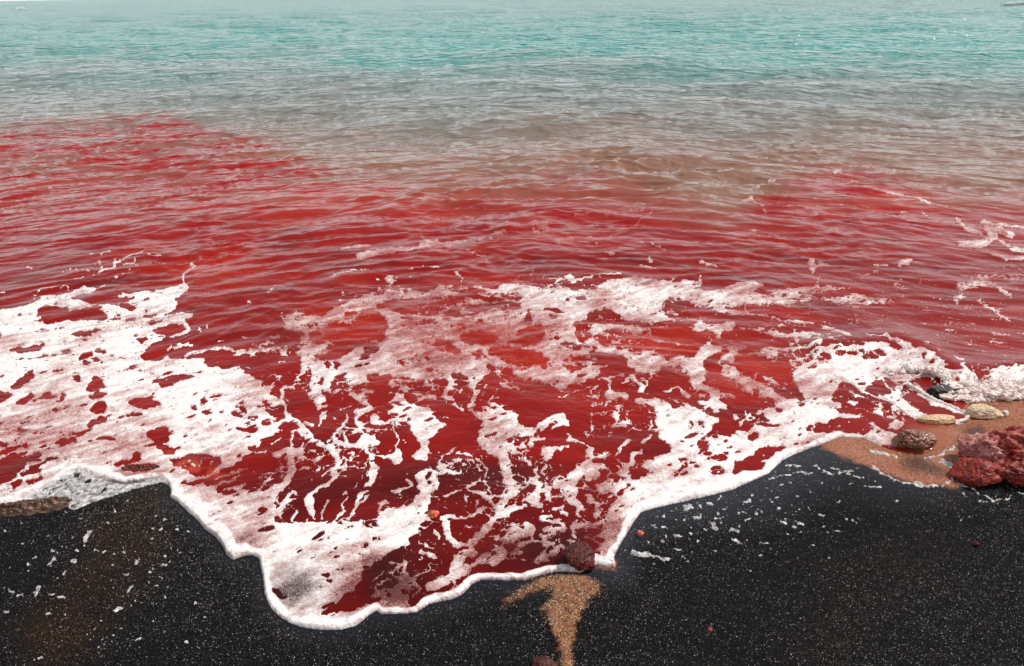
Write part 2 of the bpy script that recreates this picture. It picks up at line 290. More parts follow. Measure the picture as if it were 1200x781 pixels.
F.cut([(80,150),(120,115),(165,115),(130,140)],[(175,145),(200,130),(200,150)],[(345,310),(370,285),(420,275),(450,285),(445,305),(390,312)],[(470,275),(500,265),(535,275),(510,290)],[(380,385),(420,362),(430,370),(400,390)],[(490,315),(520,308),(515,320)],
 [(575,385),(600,355),(680,345),(740,355),(805,385),(780,405),(700,415),(620,418),(590,405)],[(398,425),(460,400),(525,390),(535,420),(580,450),(590,475),(560,475),(480,460),(430,450)],[(670,290),(690,260),(705,280),(750,300),(800,300),(760,308),(690,308)],
 [(910,300),(950,270),(970,230),(1000,260),(1010,280),(960,310),(920,320)],[(840,405),(920,390),(960,340),(1010,310),(1060,330),(1055,390),(1010,420),(960,430),(930,415),(870,415)],[(840,360),(870,348),(900,355),(925,335),(920,365),(860,370)],
 [(735,460),(760,435),(830,430),(900,440),(960,455),(1030,465),(1050,495),(1080,510),(1110,555),(1070,560),(1040,520),(1010,550),(970,540),(990,515),(950,520),(920,545),(870,530),(800,510),(830,490),(760,490)],
 [(1120,530),(1150,515),(1200,520),(1200,560),(1150,560)],[(1090,250),(1120,245),(1130,270),(1110,285)],[(1110,380),(1140,365),(1160,380),(1130,395)],[(365,495),(400,485),(440,505),(460,528),(400,520)],[(200,535),(230,515),(285,520),(240,532)],
 [(190,620),(230,600),(290,610),(290,625),(390,625),(370,650),(280,660),(210,650)],[(390,560),(430,550),(455,575),(410,578)],[(475,545),(510,540),(505,550)],[(515,552),(555,550),(550,562)],[(640,465),(700,455),(730,490),(760,510),(700,510),(660,490)],
 [(650,560),(690,558),(680,570)],[(645,610),(670,595),(670,625)],[(305,445),(325,445),(315,458)],[(285,462),(305,465),(295,475)],[(320,480),(345,480),(335,495)],[(-20,535),(40,535),(45,548),(-20,555)],[(260,590),(310,588),(290,600)],[(350,555),(370,545),(365,565)],[(560,530),(605,535),(580,548)],
 [(440,335),(455,332),(448,342)],[(385,410),(405,405),(395,418)],[(545,295),(565,290),(555,300)])
F.st((14,[(580,100),(620,95)]),(14,[(610,160),(740,175)]),(14,[(690,135),(750,145)]),(11,[(455,250),(500,220),(545,190),(600,180),(720,175),(860,165),(960,185)]),(10,[(350,225),(400,190)]),(10,[(590,20),(590,50)]),(14,[(500,680),(530,640)]),
 (24,[(650,640),(670,690),(665,740),(630,781)]),(16,[(320,700),(380,715),(450,720)]),(22,[(480,715),(540,730)]),(12,[(830,610),(850,650)]),(14,[(185,640),(195,670)]),(10,[(640,392),(625,412)]),(22,[(0,445),(20,440),(0,490)]),(8,[(40,420),(60,405)]),(6,[(855,480),(885,482)]),(14,[(960,435),(1010,440)]))
G = Sheet(420, 450, K)
G.add([(180,110),(215,60),(250,75),(300,130),(400,150),(430,190),(480,230),(515,240),(460,270),(400,350),(400,440),(410,480),(370,480),(310,430),(330,400),(350,370),(320,310),(290,250),(240,210),(220,180),(160,185),(190,150)],
 [(620,160),(700,170),(760,155),(840,150),(900,170),(920,190),(910,240),(1000,270),(1040,260),(990,300),(920,340),(880,320),(850,330),(870,370),(840,410),(790,440),(740,400),(690,370),(680,300),(690,270),(720,260),(700,220)])
G.cut([(280,210),(305,210),(300,225)],[(700,320),(740,290),(810,270),(800,300),(740,320)],[(880,165),(890,160),(890,178)],[(885,300),(915,312),(890,315)])
G.st((24,[(660,100),(650,140),(630,160)]),(26,[(640,20),(680,60),(660,110)]),(18,[(0,100),(40,130),(70,190),(80,240)]),(46,[(30,120),(70,160)]),(22,[(80,210),(150,240),(210,210),(240,200)]),(12,[(200,240),(210,300),(235,330),(210,390)]),
 (60,[(20,350),(80,340)]),(28,[(40,380),(80,430),(95,490),(80,560),(20,640),(0,660)]),(54,[(90,500),(80,530)]),(34,[(190,430),(230,400),(240,440),(210,460)]),(12,[(90,430),(190,420)]),(14,[(340,70),(430,88)]),(12,[(250,38),(350,30),(430,10)]),
 (22,[(480,75),(520,40),(540,0)]),(22,[(545,130),(600,155)]),(60,[(360,540),(360,590)]),(64,[(380,640),(340,700),(300,760)]),(40,[(390,620),(440,600),(430,560)]),(20,[(380,500),(440,530),(500,520),(580,518)]),(14,[(470,500),(460,450),(500,410),(560,375)]),
 (30,[(460,490),(490,490)]),(12,[(560,405),(640,415),(700,450),(735,500),(720,550),(760,640)]),(10,[(520,470),(600,440),(660,450),(700,500)]),(18,[(490,660),(560,630),(640,600),(690,560)]),(12,[(600,610),(700,650),(760,690)]),(22,[(200,625),(270,610),(300,590),(280,565)]),
 (60,[(830,420),(840,500),(870,590)]),(46,[(880,590),(890,640),(830,690),(800,740)]),(36,[(870,600),(910,605)]),(20,[(960,440),(1000,500),(1030,560),(1030,640)]),(36,[(900,720),(960,700),(1030,650)]),(22,[(1040,640),(1110,600),(1172,600)]),
 (34,[(1040,250),(1100,215),(1172,195)]),(18,[(990,295),(1060,280),(1172,240)]),(22,[(1010,325),(1060,325)]),(54,[(1060,420),(1100,400)]),(14,[(1100,390),(1172,370)]),(20,[(880,400),(930,410)]),(20,[(1100,440),(1050,520),(1080,560)]),(60,[(180,760),(260,740)]),
 (20,[(110,700),(150,680),(120,740)]),(10,[(620,660),(615,710)]),(8,[(490,205),(510,206)]),(22,[(700,240),(740,225)]),(10,[(0,285),(20,290)]),(14,[(0,700),(60,650)]))
Hs = Sheet(420, 570, K)
Hs.add([(-100,200),(0,250),(60,265),(110,250),(115,200),(170,130),(250,170),(300,170),(340,100),(370,0),(420,0),(420,60),(390,130),(400,190),(380,220),(340,250),(300,290),(240,310),(190,370),(120,400),(40,480),(0,560),(-100,620)])
Hs.cut([(40,210),(90,190),(110,225),(80,260),(50,250)],[(75,300),(120,295),(125,320),(85,325)],[(170,305),(220,310),(190,320)],[(20,350),(60,345),(40,365)])
Hs.st((40,[(500,220),(510,290),(560,340),(600,350)]),(30,[(600,350),(620,380),(590,440),(560,500),(500,540)]),(44,[(560,420),(540,500)]),(46,[(640,350),(680,300),(740,240)]),(38,[(740,230),(800,180),(870,150),(960,100),(1010,80)]),(60,[(640,360),(650,390)]),
 (14,[(590,190),(660,175),(720,140),(760,150)]),(20,[(640,35),(700,50),(760,90)]),(16,[(760,100),(790,140)]),(10,[(610,80),(620,120)]),(24,[(480,190),(520,180),(590,190)]),(60,[(970,250),(960,320),(920,380)]),(60,[(800,350),(830,400),(780,440)]),
 (50,[(900,300),(830,320)]),(24,[(1060,260),(1120,250),(1172,260)]),(20,[(1040,200),(1172,220)]),(24,[(1060,330),(1172,360)]),(16,[(1040,390),(1100,400)]),(30,[(730,440),(690,430),(740,400)]),(40,[(880,240),(960,300)]),
 (14,[(200,620),(260,560),(320,540)]),(16,[(230,480),(260,450),(270,500)]),(20,[(360,380),(400,400),(440,420)]),(20,[(100,640),(150,600),(220,600)]),(16,[(380,340),(430,370)]),(50,[(400,590),(520,540),(600,500)]),(18,[(260,440),(200,500)]),(16,[(320,560),(350,600),(310,640)]),
 (14,[(120,560),(90,600),(120,620)]),(18,[(600,480),(700,450)]),(12,[(860,420),(960,430)]),(14,[(1000,440),(1100,430)]),(20,[(460,300),(440,260)]))
I = Sheet(620, 320, K)
I.add([(-50,80),(0,85),(90,105),(150,95),(240,90),(230,120),(300,100),(380,100),(450,50),(520,40),(600,30),(700,40),(750,60),(880,50),(1000,50),(990,75),(950,95),(1000,110),(1172,95),(1172,210),(1110,240),(1050,225),(970,190),(880,165),(800,150),(750,200),(780,250),(840,280),(930,275),(1000,300),(1130,330),(1080,380),(1040,340),(900,310),(860,280),(760,290),(700,300),(640,290),(540,270),(510,240),(440,215),(340,230),(330,270),(250,290),(270,350),(250,370),(310,410),(360,380),(330,330),(360,305),(440,295),(560,305),(700,330),(710,355),(640,345),(560,335),(440,335),(370,375),(400,420),(500,440),(580,460),(660,465),(720,490),(800,495),(880,480),(930,500),(980,440),(1050,425),(1172,425),(1172,450),(1100,455),(1020,490),(990,520),(1000,600),(990,660),(1060,670),(1130,720),(1000,690),(920,660),(910,560),(860,545),(790,535),(700,600),(620,580),(550,540),(450,545),(400,600),(330,620),(230,650),(170,680),(100,640),(0,610),(-50,600)],
 [(1080,510),(1130,480),(1172,470),(1172,610),(1130,600),(1100,560)])
I.cut([(135,375),(160,365),(185,380),(160,395)],[(115,250),(150,245),(155,275),(130,280)],[(-50,340),(0,320),(80,310),(85,380),(50,420),(-50,420)],[(-50,460),(0,458),(60,465),(90,490),(130,555),(90,560),(60,530),(0,548),(-50,540)],
 [(170,415),(220,408),(310,435),(300,450),(230,450)],[(315,430),(360,425),(410,450),(340,450)],[(140,530),(200,500),(260,505),(330,540),(280,575),(200,560)],[(205,480),(300,485),(400,465),(480,470),(560,505),(550,540),(460,545),(330,535),(290,510)],
 [(390,570),(450,555),(560,550),(580,560),(520,575),(440,585)],[(190,590),(220,592),(205,600)],[(140,620),(180,625),(160,632)],[(770,215),(830,185),(940,205),(900,230),(800,230)],[(945,200),(1000,200),(1060,235),(1000,255),(960,230)],
 [(1050,260),(1110,250),(1130,280),(1070,290)],[(260,155),(310,145),(320,165),(270,170)],[(940,100),(1040,68),(1140,85),(1060,100)],[(580,475),(650,470),(640,490),(590,490)],
 [(365,380),(440,345),(560,340),(640,350),(760,385),(980,430),(940,490),(880,475),(820,490),(780,495),(700,475),(620,455),(500,430),(400,420)],[(1120,540),(1150,520),(1172,525),(1172,545)],
 [(250,290),(330,275),(330,330),(340,370),(310,395),(255,370),(270,340)])
I.st((20,[(430,620),(460,640),(460,690),(440,720)]),(22,[(440,720),(560,720)]),(18,[(350,690),(390,660)]),(24,[(540,640),(580,610),(640,650),(640,690)]),(16,[(640,690),(680,640)]),(12,[(160,720),(230,705)]),(14,[(760,690),(850,665),(910,710)]),(14,[(800,720),(850,750)]),
 (24,[(620,740),(740,735),(800,770)]),(20,[(1030,700),(1050,760)]),(12,[(400,620),(540,600)]),(9,[(700,395),(800,405),(900,430)]),(14,[(100,95),(230,20)]),(12,[(240,60),(400,20),(520,15)]),(10,[(560,540),(640,560)]))
J = Sheet(620, 450, K)
J.add([(600,105),(660,100),(740,95),(800,125),(830,160),(880,110),(920,140),(960,160),(1090,215),(1050,250),(1030,290),(960,330),(980,380),(1060,350),(1060,310),(1172,300),(1172,800),(430,800),(470,700),(540,640),(560,600),(580,570),(640,550),(720,520),(640,490),(650,460),(720,430),(800,410),(810,380),(760,340),(740,290),(715,230),(735,170),(700,140),(640,125)])
J.cut([(895,235),(930,225),(945,260),(910,268)],[(960,230),(990,225),(1010,255),(975,258)],[(1030,170),(1070,165),(1100,185),(1060,195)],[(950,355),(1000,310),(1080,290),(1060,350),(1090,370),(1050,400),(980,410)],[(1120,372),(1160,370),(1165,388),(1125,388)],
 [(1000,450),(1060,420),(1140,400),(1130,430),(1060,440)],[(810,530),(870,490),(900,455),(945,460),(880,500),(840,545),(815,545)],[(1020,510),(1070,480),(1110,490),(1115,515),(1050,530)],[(820,110),(870,100),(880,130),(840,150)],[(860,345),(905,350),(880,360)],[(755,155),(810,165),(780,175)],[(1040,290),(1172,275),(1200,300),(1100,295)])
J.st((24,[(500,410),(530,370),(570,340)]),(24,[(400,430),(450,405)]),(50,[(350,400),(340,460),(380,520)]),(14,[(500,480),(580,540)]),(24,[(560,560),(560,500),(600,420)]),(24,[(590,420),(640,400)]),(20,[(650,350),(690,310)]),(12,[(560,280),(600,260),(640,275)]),(30,[(500,190),(510,240)]),
 (24,[(490,250),(540,240)]),(30,[(100,230),(150,210),(210,230)]),(40,[(190,195),(200,235)]),(24,[(0,290),(60,260),(120,230)]),(12,[(10,300),(140,260),(220,245)]),(14,[(210,290),(240,325),(320,345)]),(22,[(220,325),(260,335)]),(18,[(40,325),(70,328)]),(12,[(440,95),(560,95)]),(16,[(440,60),(540,70),(560,95)]),
 (56,[(90,400),(100,430)]),(20,[(140,380),(230,370)]),(14,[(0,460),(50,500)]),(60,[(270,510),(230,570),(230,640)]),(56,[(330,480),(350,540)]),(30,[(200,570),(160,580)]),(26,[(390,590),(460,590)]),(18,[(520,560),(520,620),(450,660)]),(30,[(100,610),(160,600)]),(28,[(40,580),(60,630)]),
 (20,[(120,610),(110,660)]),(30,[(230,650),(280,720),(290,760)]),(20,[(330,670),(390,700),(400,760)]),(16,[(160,740),(220,760)]),(30,[(0,700),(60,720)]),(14,[(340,650),(380,670)]),(24,[(920,0),(1000,30),(1060,50),(1120,85)]),(20,[(1040,80),(1030,120),(1060,170)]),(14,[(1080,100),(1130,155)]),
 (26,[(1060,60),(1080,130)]),(12,[(870,60),(910,90)]),(6,[(358,180),(360,225)]),(12,[(356,230),(362,240)]),(10,[(450,285),(470,280)]),(12,[(690,270),(700,220)]),(12,[(310,340),(340,380),(350,400)]))
Ks = Sheet(620, 550, K)
Ks.add([(470,220),(540,180),(560,130),(600,90),(640,60),(720,60),(800,60),(1172,0),(1172,400),(700,560),(340,580),(370,480),(430,400),(430,330),(470,280)])
Ks.st((50,[(300,20),(240,100),(260,160)]),(40,[(230,170),(290,230),(290,270)]),(26,[(330,160),(390,210),(380,280)]),(34,[(240,340),(330,330),(400,320)]),(26,[(120,130),(100,180)]),(30,[(0,190),(50,200)]),(34,[(40,60),(50,140)]),(46,[(0,340),(10,420)]),(24,[(90,400),(150,370)]),
 (40,[(50,530),(150,480)]),(14,[(140,250),(200,230)]),(14,[(60,300),(120,280)]),(20,[(240,350),(260,400)]),(16,[(400,440),(340,400)]),(12,[(170,290),(200,330),(160,360)]),(12,[(300,300),(380,350),(430,360)]),(12,[(380,230),(440,200)]))
L = Sheet(820, 380, K)
L.add([(-50,130),(0,135),(120,130),(240,130),(360,155),(440,170),(440,195),(380,205),(300,190),(180,185),(160,225),(210,270),(240,310),(310,320),(370,360),(430,400),(470,430),(560,440),(560,470),(595,470),(595,430),(550,370),(530,310),(550,260),(640,220),(740,225),(740,190),(830,200),(900,195),(1000,210),(1040,185),(1172,240),(1172,320),(1080,310),(1010,320),(960,370),(920,400),(890,370),(820,345),(790,360),(790,390),(740,420),(800,470),(860,520),(960,542),(850,545),(740,560),(680,600),(600,610),(700,640),(820,640),(920,620),(1000,600),(1172,650),(1172,720),(1000,690),(700,690),(620,710),(520,790),(350,800),(400,740),(460,710),(420,705),(340,720),(300,760),(230,790),(150,790),(160,740),(90,720),(120,680),(100,640),(200,640),(180,610),(270,620),(300,590),(400,570),(380,560),(340,500),(430,490),(440,470),(400,430),(330,440),(290,420),(270,390),(200,340),(110,300),(130,260),(100,215),(130,190),(170,160),(90,165),(30,190),(20,220),(-50,220)],
 [(-50,220),(20,220),(30,330),(0,370),(-50,360)])
L.cut([(200,165),(300,145),(360,155),(340,175),(240,175)],[(285,395),(310,385),(345,410),(330,440),(300,430)],[(340,440),(400,430),(450,460),(400,480),(340,475)],[(425,500),(450,488),(485,495),(450,520)],[(765,490),(820,490),(860,525),(800,520)],[(740,570),(790,545),(800,570),(760,580)],
 [(600,600),(680,575),(760,590),(850,560),(940,560),(920,590),(850,610),(760,640),(680,640),(640,620)],[(275,640),(330,625),(340,650),(300,675),(275,665)],[(140,718),(185,712),(180,730),(150,735)],[(0,680),(80,640),(110,660),(80,700),(0,710)],[(0,740),(80,730),(90,750),(30,770)],[(920,195),(990,175),(1060,190),(1000,215),(940,218)],
 [(350,781),(410,715),(510,710),(470,740),(400,781)],[(60,781),(150,745),(160,790)],[(130,640),(190,635),(180,650)],[(60,600),(110,570),(180,560),(200,590),(250,600),(240,620),(120,620)])
L.st((24,[(-20,370),(60,390),(150,420),(200,430)]),(36,[(70,440),(100,500)]),(14,[(100,480),(150,500)]),(30,[(40,550),(100,570)]),(26,[(200,540),(240,580)]),(18,[(240,570),(260,520)]),(20,[(370,320),(440,350)]),(20,[(0,460),(60,470)]),(50,[(60,680),(160,690)]),(34,[(-20,40),(60,30),(180,30)]),(18,[(100,60),(110,80)]),
 (14,[(230,35),(380,50),(430,70)]),(26,[(430,75),(560,75),(620,90)]),(16,[(540,60),(640,75),(740,80)]),(22,[(700,20),(800,60),(860,100)]),(16,[(740,110),(800,105)]),(18,[(350,155),(560,155),(690,145)]),(12,[(940,95),(1040,105)]),(20,[(1050,100),(1172,160)]),(34,[(930,155),(1020,150),(1100,175),(1172,190)]),(30,[(640,190),(760,175),(930,160)]),
 (10,[(1100,480),(1172,560)]),(26,[(1030,430),(1100,450),(1172,520)]),(10,[(850,400),(900,430)]),(12,[(930,400),(1010,430)]),(10,[(1050,330),(1100,400)]))
M = Sheet(820, 200, 380 / 1200)
M.add([(-20,460),(80,445),(130,425),(200,412),(240,430),(200,455),(330,440),(470,435),(560,445),(430,455),(400,465),(500,475),(560,465),(680,475),(740,490),(650,500),(530,500),(430,480),(300,510),(150,500),(60,520),(-20,510)])
M.st((12,[(150,120),(190,110),(215,130),(245,160)]),(8,[(10,132),(60,132)]),(8,[(190,70),(220,72)]),(8,[(250,40),(280,48)]),(8,[(490,18),(520,16)]),(8,[(560,40),(585,45)]),(9,[(690,95),(740,98),(790,110),(850,135)]),(8,[(715,125),(735,122)]),(8,[(745,155),(765,158)]),(8,[(820,155),(840,170)]),(8,[(735,175),(760,175)]),
 (30,[(1050,195),(1090,215),(1150,245)]),(14,[(1100,200),(1250,215)]),(28,[(960,275),(1040,280),(1090,255),(1060,220)]),(16,[(950,180),(990,225),(1040,240)]),(16,[(1080,310),(1130,330),(1250,330)]),(14,[(1110,270),(1150,300),(1250,310)]),(10,[(970,400),(1050,395),(1250,400)]),(34,[(960,440),(1000,430),(1060,420)]),(14,[(1060,420),(1100,440),(1150,480)]),
 (30,[(950,480),(970,470)]),(16,[(1030,490),(1080,520),(1150,570)]),(10,[(1110,450),(1150,470)]),(10,[(1150,410),(1200,410)]),(13,[(400,345),(420,335),(410,370),(420,380)]),(14,[(420,370),(440,350),(480,355)]),(10,[(440,400),(435,430)]),(22,[(740,350),(775,340)]),(9,[(740,380),(740,410),(725,430),(755,440)]),(9,[(645,355),(690,355)]),(8,[(600,405),(620,385),(655,380)]),
 (10,[(0,340),(60,355)]),(10,[(0,400),(0,430)]),(10,[(160,505),(180,540)]),(16,[(-10,585),(60,590),(120,575)]),(9,[(120,535),(250,545),(300,560),(420,570)]),(12,[(200,600),(350,620),(420,610)]),(12,[(450,585),(540,620)]),(6,[(420,115),(440,113)]),(6,[(515,135),(530,133)]),(6,[(220,200),(240,198)]),(7,[(190,225),(225,235)]),(6,[(290,285),(310,288)]),(6,[(135,398),(145,398)]),(6,[(350,158),(370,156)]))
N = Sheet(380, 220, 1 / 3)
N.add([(110,235),(150,225),(240,215),(250,235),(180,245),(120,260)])
N.st((12,[(60,215),(120,205),(160,200)]),(13,[(240,225),(330,220),(420,205),(530,190),(560,180)]),(18,[(340,205),(400,200)]),(9,[(340,170),(360,190)]),(10,[(560,155),(620,140),(700,140),(800,130)]),(14,[(590,165),(640,162)]),(18,[(740,130),(790,150),(740,155)]),(22,[(820,190),(870,185)]),(9,[(800,150),(880,175),(960,180),(1000,190),(1010,165),(1060,160),(1100,130),(1150,95)]),
 (10,[(1030,85),(1060,90),(1120,90)]),(8,[(880,105),(960,95),(1000,105)]),(7,[(1120,110),(1200,115)]),(9,[(1095,65),(1130,70)]),(7,[(960,150),(1060,150)]),(7,[(300,295),(350,280),(400,285)]),(7,[(500,230),(580,250)]),(7,[(450,300),(485,320),(480,335)]),(7,[(20,320),(100,300),(160,295)]),(9,[(985,235),(1020,240)]),(7,[(790,325),(900,330)]),(9,[(850,315),(880,325)]),
 (9,[(1110,275),(1160,290)]),(9,[(1140,255),(1150,270)]),(8,[(1150,205),(1200,225)]),(7,[(1100,200),(1120,202)]),(7,[(430,215),(560,195)]),(6,[(860,190),(960,200)]))
O = Sheet(1020, 390, 180 / 1172)
O.add([(0,130),(100,135),(200,150),(300,180),(250,130),(100,70),(120,65),(250,115),(330,150),(450,180),(520,240),(560,290),(600,310),(700,290),(760,350),(830,400),(880,380),(920,330),(990,310),(1100,300),(1300,280),(1300,500),(1150,540),(1100,570),(1020,550),(980,560),(900,560),(780,560),(720,540),(650,500),(600,510),(540,490),(580,430),(560,370),(500,360),(440,360),(370,350),(330,360),(250,400),(230,450),(225,500),(280,540),(360,600),(430,640),(400,670),(300,640),(200,580),(100,500),(60,480),(150,480),(190,440),(180,380),(130,350),(60,370),(0,380)],
 [(270,420),(330,380),(380,430),(450,480),(540,540),(650,580),(740,600),(770,660),(720,710),(640,700),(720,670),(710,640),(600,610),(480,570),(400,520),(330,460)],
 [(130,720),(180,670),(240,680),(260,720),(200,760),(130,750)])
O.cut([(0,175),(60,165),(120,195),(60,200),(0,220)],[(370,210),(410,205),(400,235)],[(320,270),(370,265),(370,300),(330,290)],[(680,420),(720,400),(740,420),(700,450)],[(640,390),(670,380),(660,400)],[(440,255),(470,250),(450,290),(425,320)],[(730,400),(760,410),(730,420)])
O.st((12,[(60,500),(200,570),(330,650)]),(20,[(300,650),(450,690),(560,720)]),(26,[(0,700),(80,760)]),(8,[(250,550),(380,620)]),(10,[(600,190),(700,250)]),(16,[(910,75),(990,100)]),(9,[(700,90),(780,110)]),(7,[(400,120),(470,150),(560,210)]),(8,[(930,40),(960,45)]),(8,[(720,150),(740,150)]))
P = Sheet(1020, 480, 180 / 1172)
P.st((22,[(0,215),(100,270),(200,320),(400,350),(560,320),(640,290)]),(30,[(200,335),(400,365),(560,340)]),(44,[(540,400),(610,420),(650,450)]),(26,[(0,320),(120,340),(200,370)]),(16,[(0,450),(100,500),(240,555),(380,590),(520,580)]),(30,[(20,440),(60,470)]),(16,[(330,560),(430,590)]),(22,[(650,560),(740,585)]),
 (9,[(780,610),(830,640)]),(9,[(880,640),(930,690),(1060,680),(1080,650)]),(9,[(820,700),(940,705)]),(9,[(1120,640),(1172,660)]),(7,[(700,640),(720,645)]),(60,[(440,150),(540,180)]),(30,[(120,150),(150,210)]),(20,[(540,580),(600,560),(650,500)]))
Q = Sheet(620, 550, K)     # flecks of foam stranded on the black sand, right of the lobe
Q.st((26,[(590,475),(640,490),(700,492)]),(16,[(700,495),(760,515),(815,520)]),(22,[(890,205),(920,205),(900,230)]),(18,[(950,272),(975,278)]),(20,[(1050,310),(1070,345)]),(12,[(1090,280),(1105,315)]),(16,[(835,378),(855,384)]),(14,[(765,332),(785,330)]),(14,[(700,318),(715,318)]),(10,[(820,458),(865,462)]),(12,[(760,262),(772,262)]),
 (14,[(1030,200),(1050,200)]),(10,[(950,190),(1000,225)]),(14,[(1080,255),(1092,258)]),(14,[(1005,350),(1015,352)]),(10,[(885,268),(905,266)]),(12,[(1100,228),(1130,226)]),(12,[(1155,345),(1172,350)]),(10,[(680,420),(690,422)]),(10,[(905,415),(915,410)]),(10,[(755,415),(775,418)]))
R_ = Sheet(800, 520, 400 / 1197)
R_.st((9,[(108,280),(122,300)]),(9,[(168,298),(198,306)]),(7,[(262,234),(280,240)]),(6,[(210,238),(222,244)]),(6,[(140,228),(152,230)]),(7,[(342,272),(360,278)]),(8,[(400,272),(420,282)]),(6,[(360,315),(370,318)]),(6,[(170,332),(195,345),(225,360)]),(5,[(270,345),(305,350)]),(7,[(40,258),(62,262)]),
 (6,[(300,130),(340,118),(420,98),(465,112)]),(7,[(420,98),(440,112)]),(6,[(460,75),(520,108),(560,100),(640,125)]),(5,[(520,85),(600,100)]),(5,[(360,75),(420,80)]),(5,[(470,250),(500,255)]),(4,[(330,230),(345,226)]),(5,[(590,270),(610,280)]),(6,[(410,312),(425,314)]),(4,[(530,305),(560,310)]),(5,[(185,195),(200,198)]),(5,[(125,190),(135,188)]),
 (5,[(290,160),(302,166)]),(5,[(240,180),(255,190)]),(9,[(15,215),(30,222)]),(5,[(225,265),(240,262)]),(4,[(380,290),(395,296)]),(4,[(340,150),(380,140)]),(4,[(470,130),(490,140)]),(4,[(640,150),(700,155)]))
T_ = Sheet(0, 520, 400 / 1197)
T_.st((13,[(312,310),(296,340)]),(11,[(190,405),(172,426)]),(8,[(114,404),(128,398)]),(9,[(250,413),(266,408)]),(7,[(228,450),(222,462)]),(11,[(138,505),(120,535)]),(10,[(32,522),(46,523)]),(8,[(64,535),(86,531)]),(9,[(175,530),(190,531)]),(8,[(205,544),(228,538)]),(8,[(434,458),(448,460)]),(8,[(468,498),(445,525)]),(8,[(558,304),(570,296)]),
 (6,[(570,426),(585,424)]),(9,[(400,225),(406,236)]),(7,[(436,203),(452,200)]),(6,[(12,592),(34,588)]),(6,[(155,602),(178,598)]),(5,[(22,311),(40,308)]),(6,[(415,648),(430,648)]),(5,[(280,262),(290,266)]),(5,[(180,378),(195,372)]),(5,[(540,260),(552,252)]),(5,[(478,405),(490,404)]),(5,[(360,380),(372,372)]),(5,[(300,440),(312,438)]),(5,[(560,470),(570,472)]),
 (5,[(350,690),(375,676)]),(5,[(480,690),(500,684)]),(5,[(430,690),(445,688)]),(4,[(260,375),(275,372)]),(5,[(585,240),(592,242)]),(4,[(500,500),(515,495)]),(5,[(345,300),(355,298)]),(5,[(520,450),(530,452)]),(5,[(575,505),(590,500)]))
DRY = len(STR)

SHORE = [(-400,700),(-200,645),(0,592),(30,582),(60,566),(90,550),(115,559),(145,567),(175,562),(190,560),(197,568),(200,574),(199,583),(208,588),(220.5,600),(232,610),(240,620),(250,627),(258,635),(262,643),(266,651),(273,655.5),(281,653),(289,651),(297,651.5),(303.5,654.5),(305.5,665),(307.6,676),(309,687),(310.6,698.5),(314,708),(320,717),(330,725.5),(342,732),(356,736),(371,738),(386,738.5),(400,738),(416,734),(424,728.5),(432.5,721),(438,717.5),(441.7,716),(444,718),(446,720.8),(457,720),(472,719.8),(487.6,718.5),(495,714),(502,709),(515,705),(530.6,701.5),(537,699),(543,695),(549,689),(553,685),(563,680.6),(585,680),(600,681),(614.6,680.6),(625,677),(633,674.5),(648,671),(660,670),(680,672),(699,661.6),(710,664),(722,665.7),(721,658),(720,652),(726,640),(734.7,626),(742,613),(751,601),(770,595),(794,589),(816,584),(837,579.7),(860,574),(877,567),(900,557),(908,549),(917,540),(930,533),(944,528),(960,522),(985,513),(1010,513),(1025,520),(1040,528),(1060,532),(1080,533),(1100,528),(1112,519),(1114,508),(1112,500),(1128,497),(1138,487),(1130,480),(1135,472),(1165,470),(1180,465),(1200,461),(1400,447),(1600,442)]
EDGE_L = [(-400,715),(-200,655),(0,600),(40,590),(70,583),(80,583),(80,597),(88,598),(106,590),(130,583),(160,574),(190,566),(197,569),(200,574)]
# ------------------------------------------------------------------ survey lattice rasters (1 step = 1 lattice unit)
UA, UB, VA, VB = -170, 1372, 186, 790
NU, NV = UB - UA, VB - VA
def toL(poly):
    p = np.array(poly, float); U, V = unroll(p[:, 0], p[:, 1]); return np.stack([U - UA, V - VA], 1)
def fill(a, poly, val):
    p = toL(poly); x0, y0 = np.floor(p.min(0)).astype(int) - 1; x1, y1 = np.ceil(p.max(0)).astype(int) + 2
    x0 = max(x0, 0); y0 = max(y0, 0); x1 = min(x1, NU); y1 = min(y1, NV)
    if x1 <= x0 or y1 <= y0: return
    px = np.arange(x0, x1)[None, :]; py = np.arange(y0, y1)[:, None] + 0.01
    ins = np.zeros((y1 - y0, x1 - x0), bool)
    q = np.roll(p, -1, 0)
    for (ax, ay), (bx, by) in zip(p, q):
        if ay == by: continue
        c = ((ay > py) != (by > py))
        xs = ax + (py - ay) * (bx - ax) / (by - ay)
        ins ^= c & (px < xs)
    a[y0:y1, x0:x1][ins] = val
def stroke(a, wd, pl):
    p = toL(pl); r = wd / 2
    for (ax, ay), (bx, by) in zip(p[:-1], p[1:]):
        x0 = max(int(min(ax, bx) - r - 2), 0); x1 = min(int(max(ax, bx) + r + 3), NU)
        y0 = max(int(min(ay, by) - r - 2), 0); y1 = min(int(max(ay, by) + r + 3), NV)
        if x1 <= x0 or y1 <= y0: continue
        px = np.arange(x0, x1)[None, :]; py = np.arange(y0, y1)[:, None]
        dx, dy = bx - ax, by - ay; L2 = dx * dx + dy * dy + 1e-6
        t = np.clip(((px - ax) * dx + (py - ay) * dy) / L2, 0, 1)
        d = np.hypot(px - ax - t * dx, py - ay - t * dy)
        v = np.clip(r - d + 0.5, 0, 1)
        a[y0:y1, x0:x1] = np.maximum(a[y0:y1, x0:x1], v)
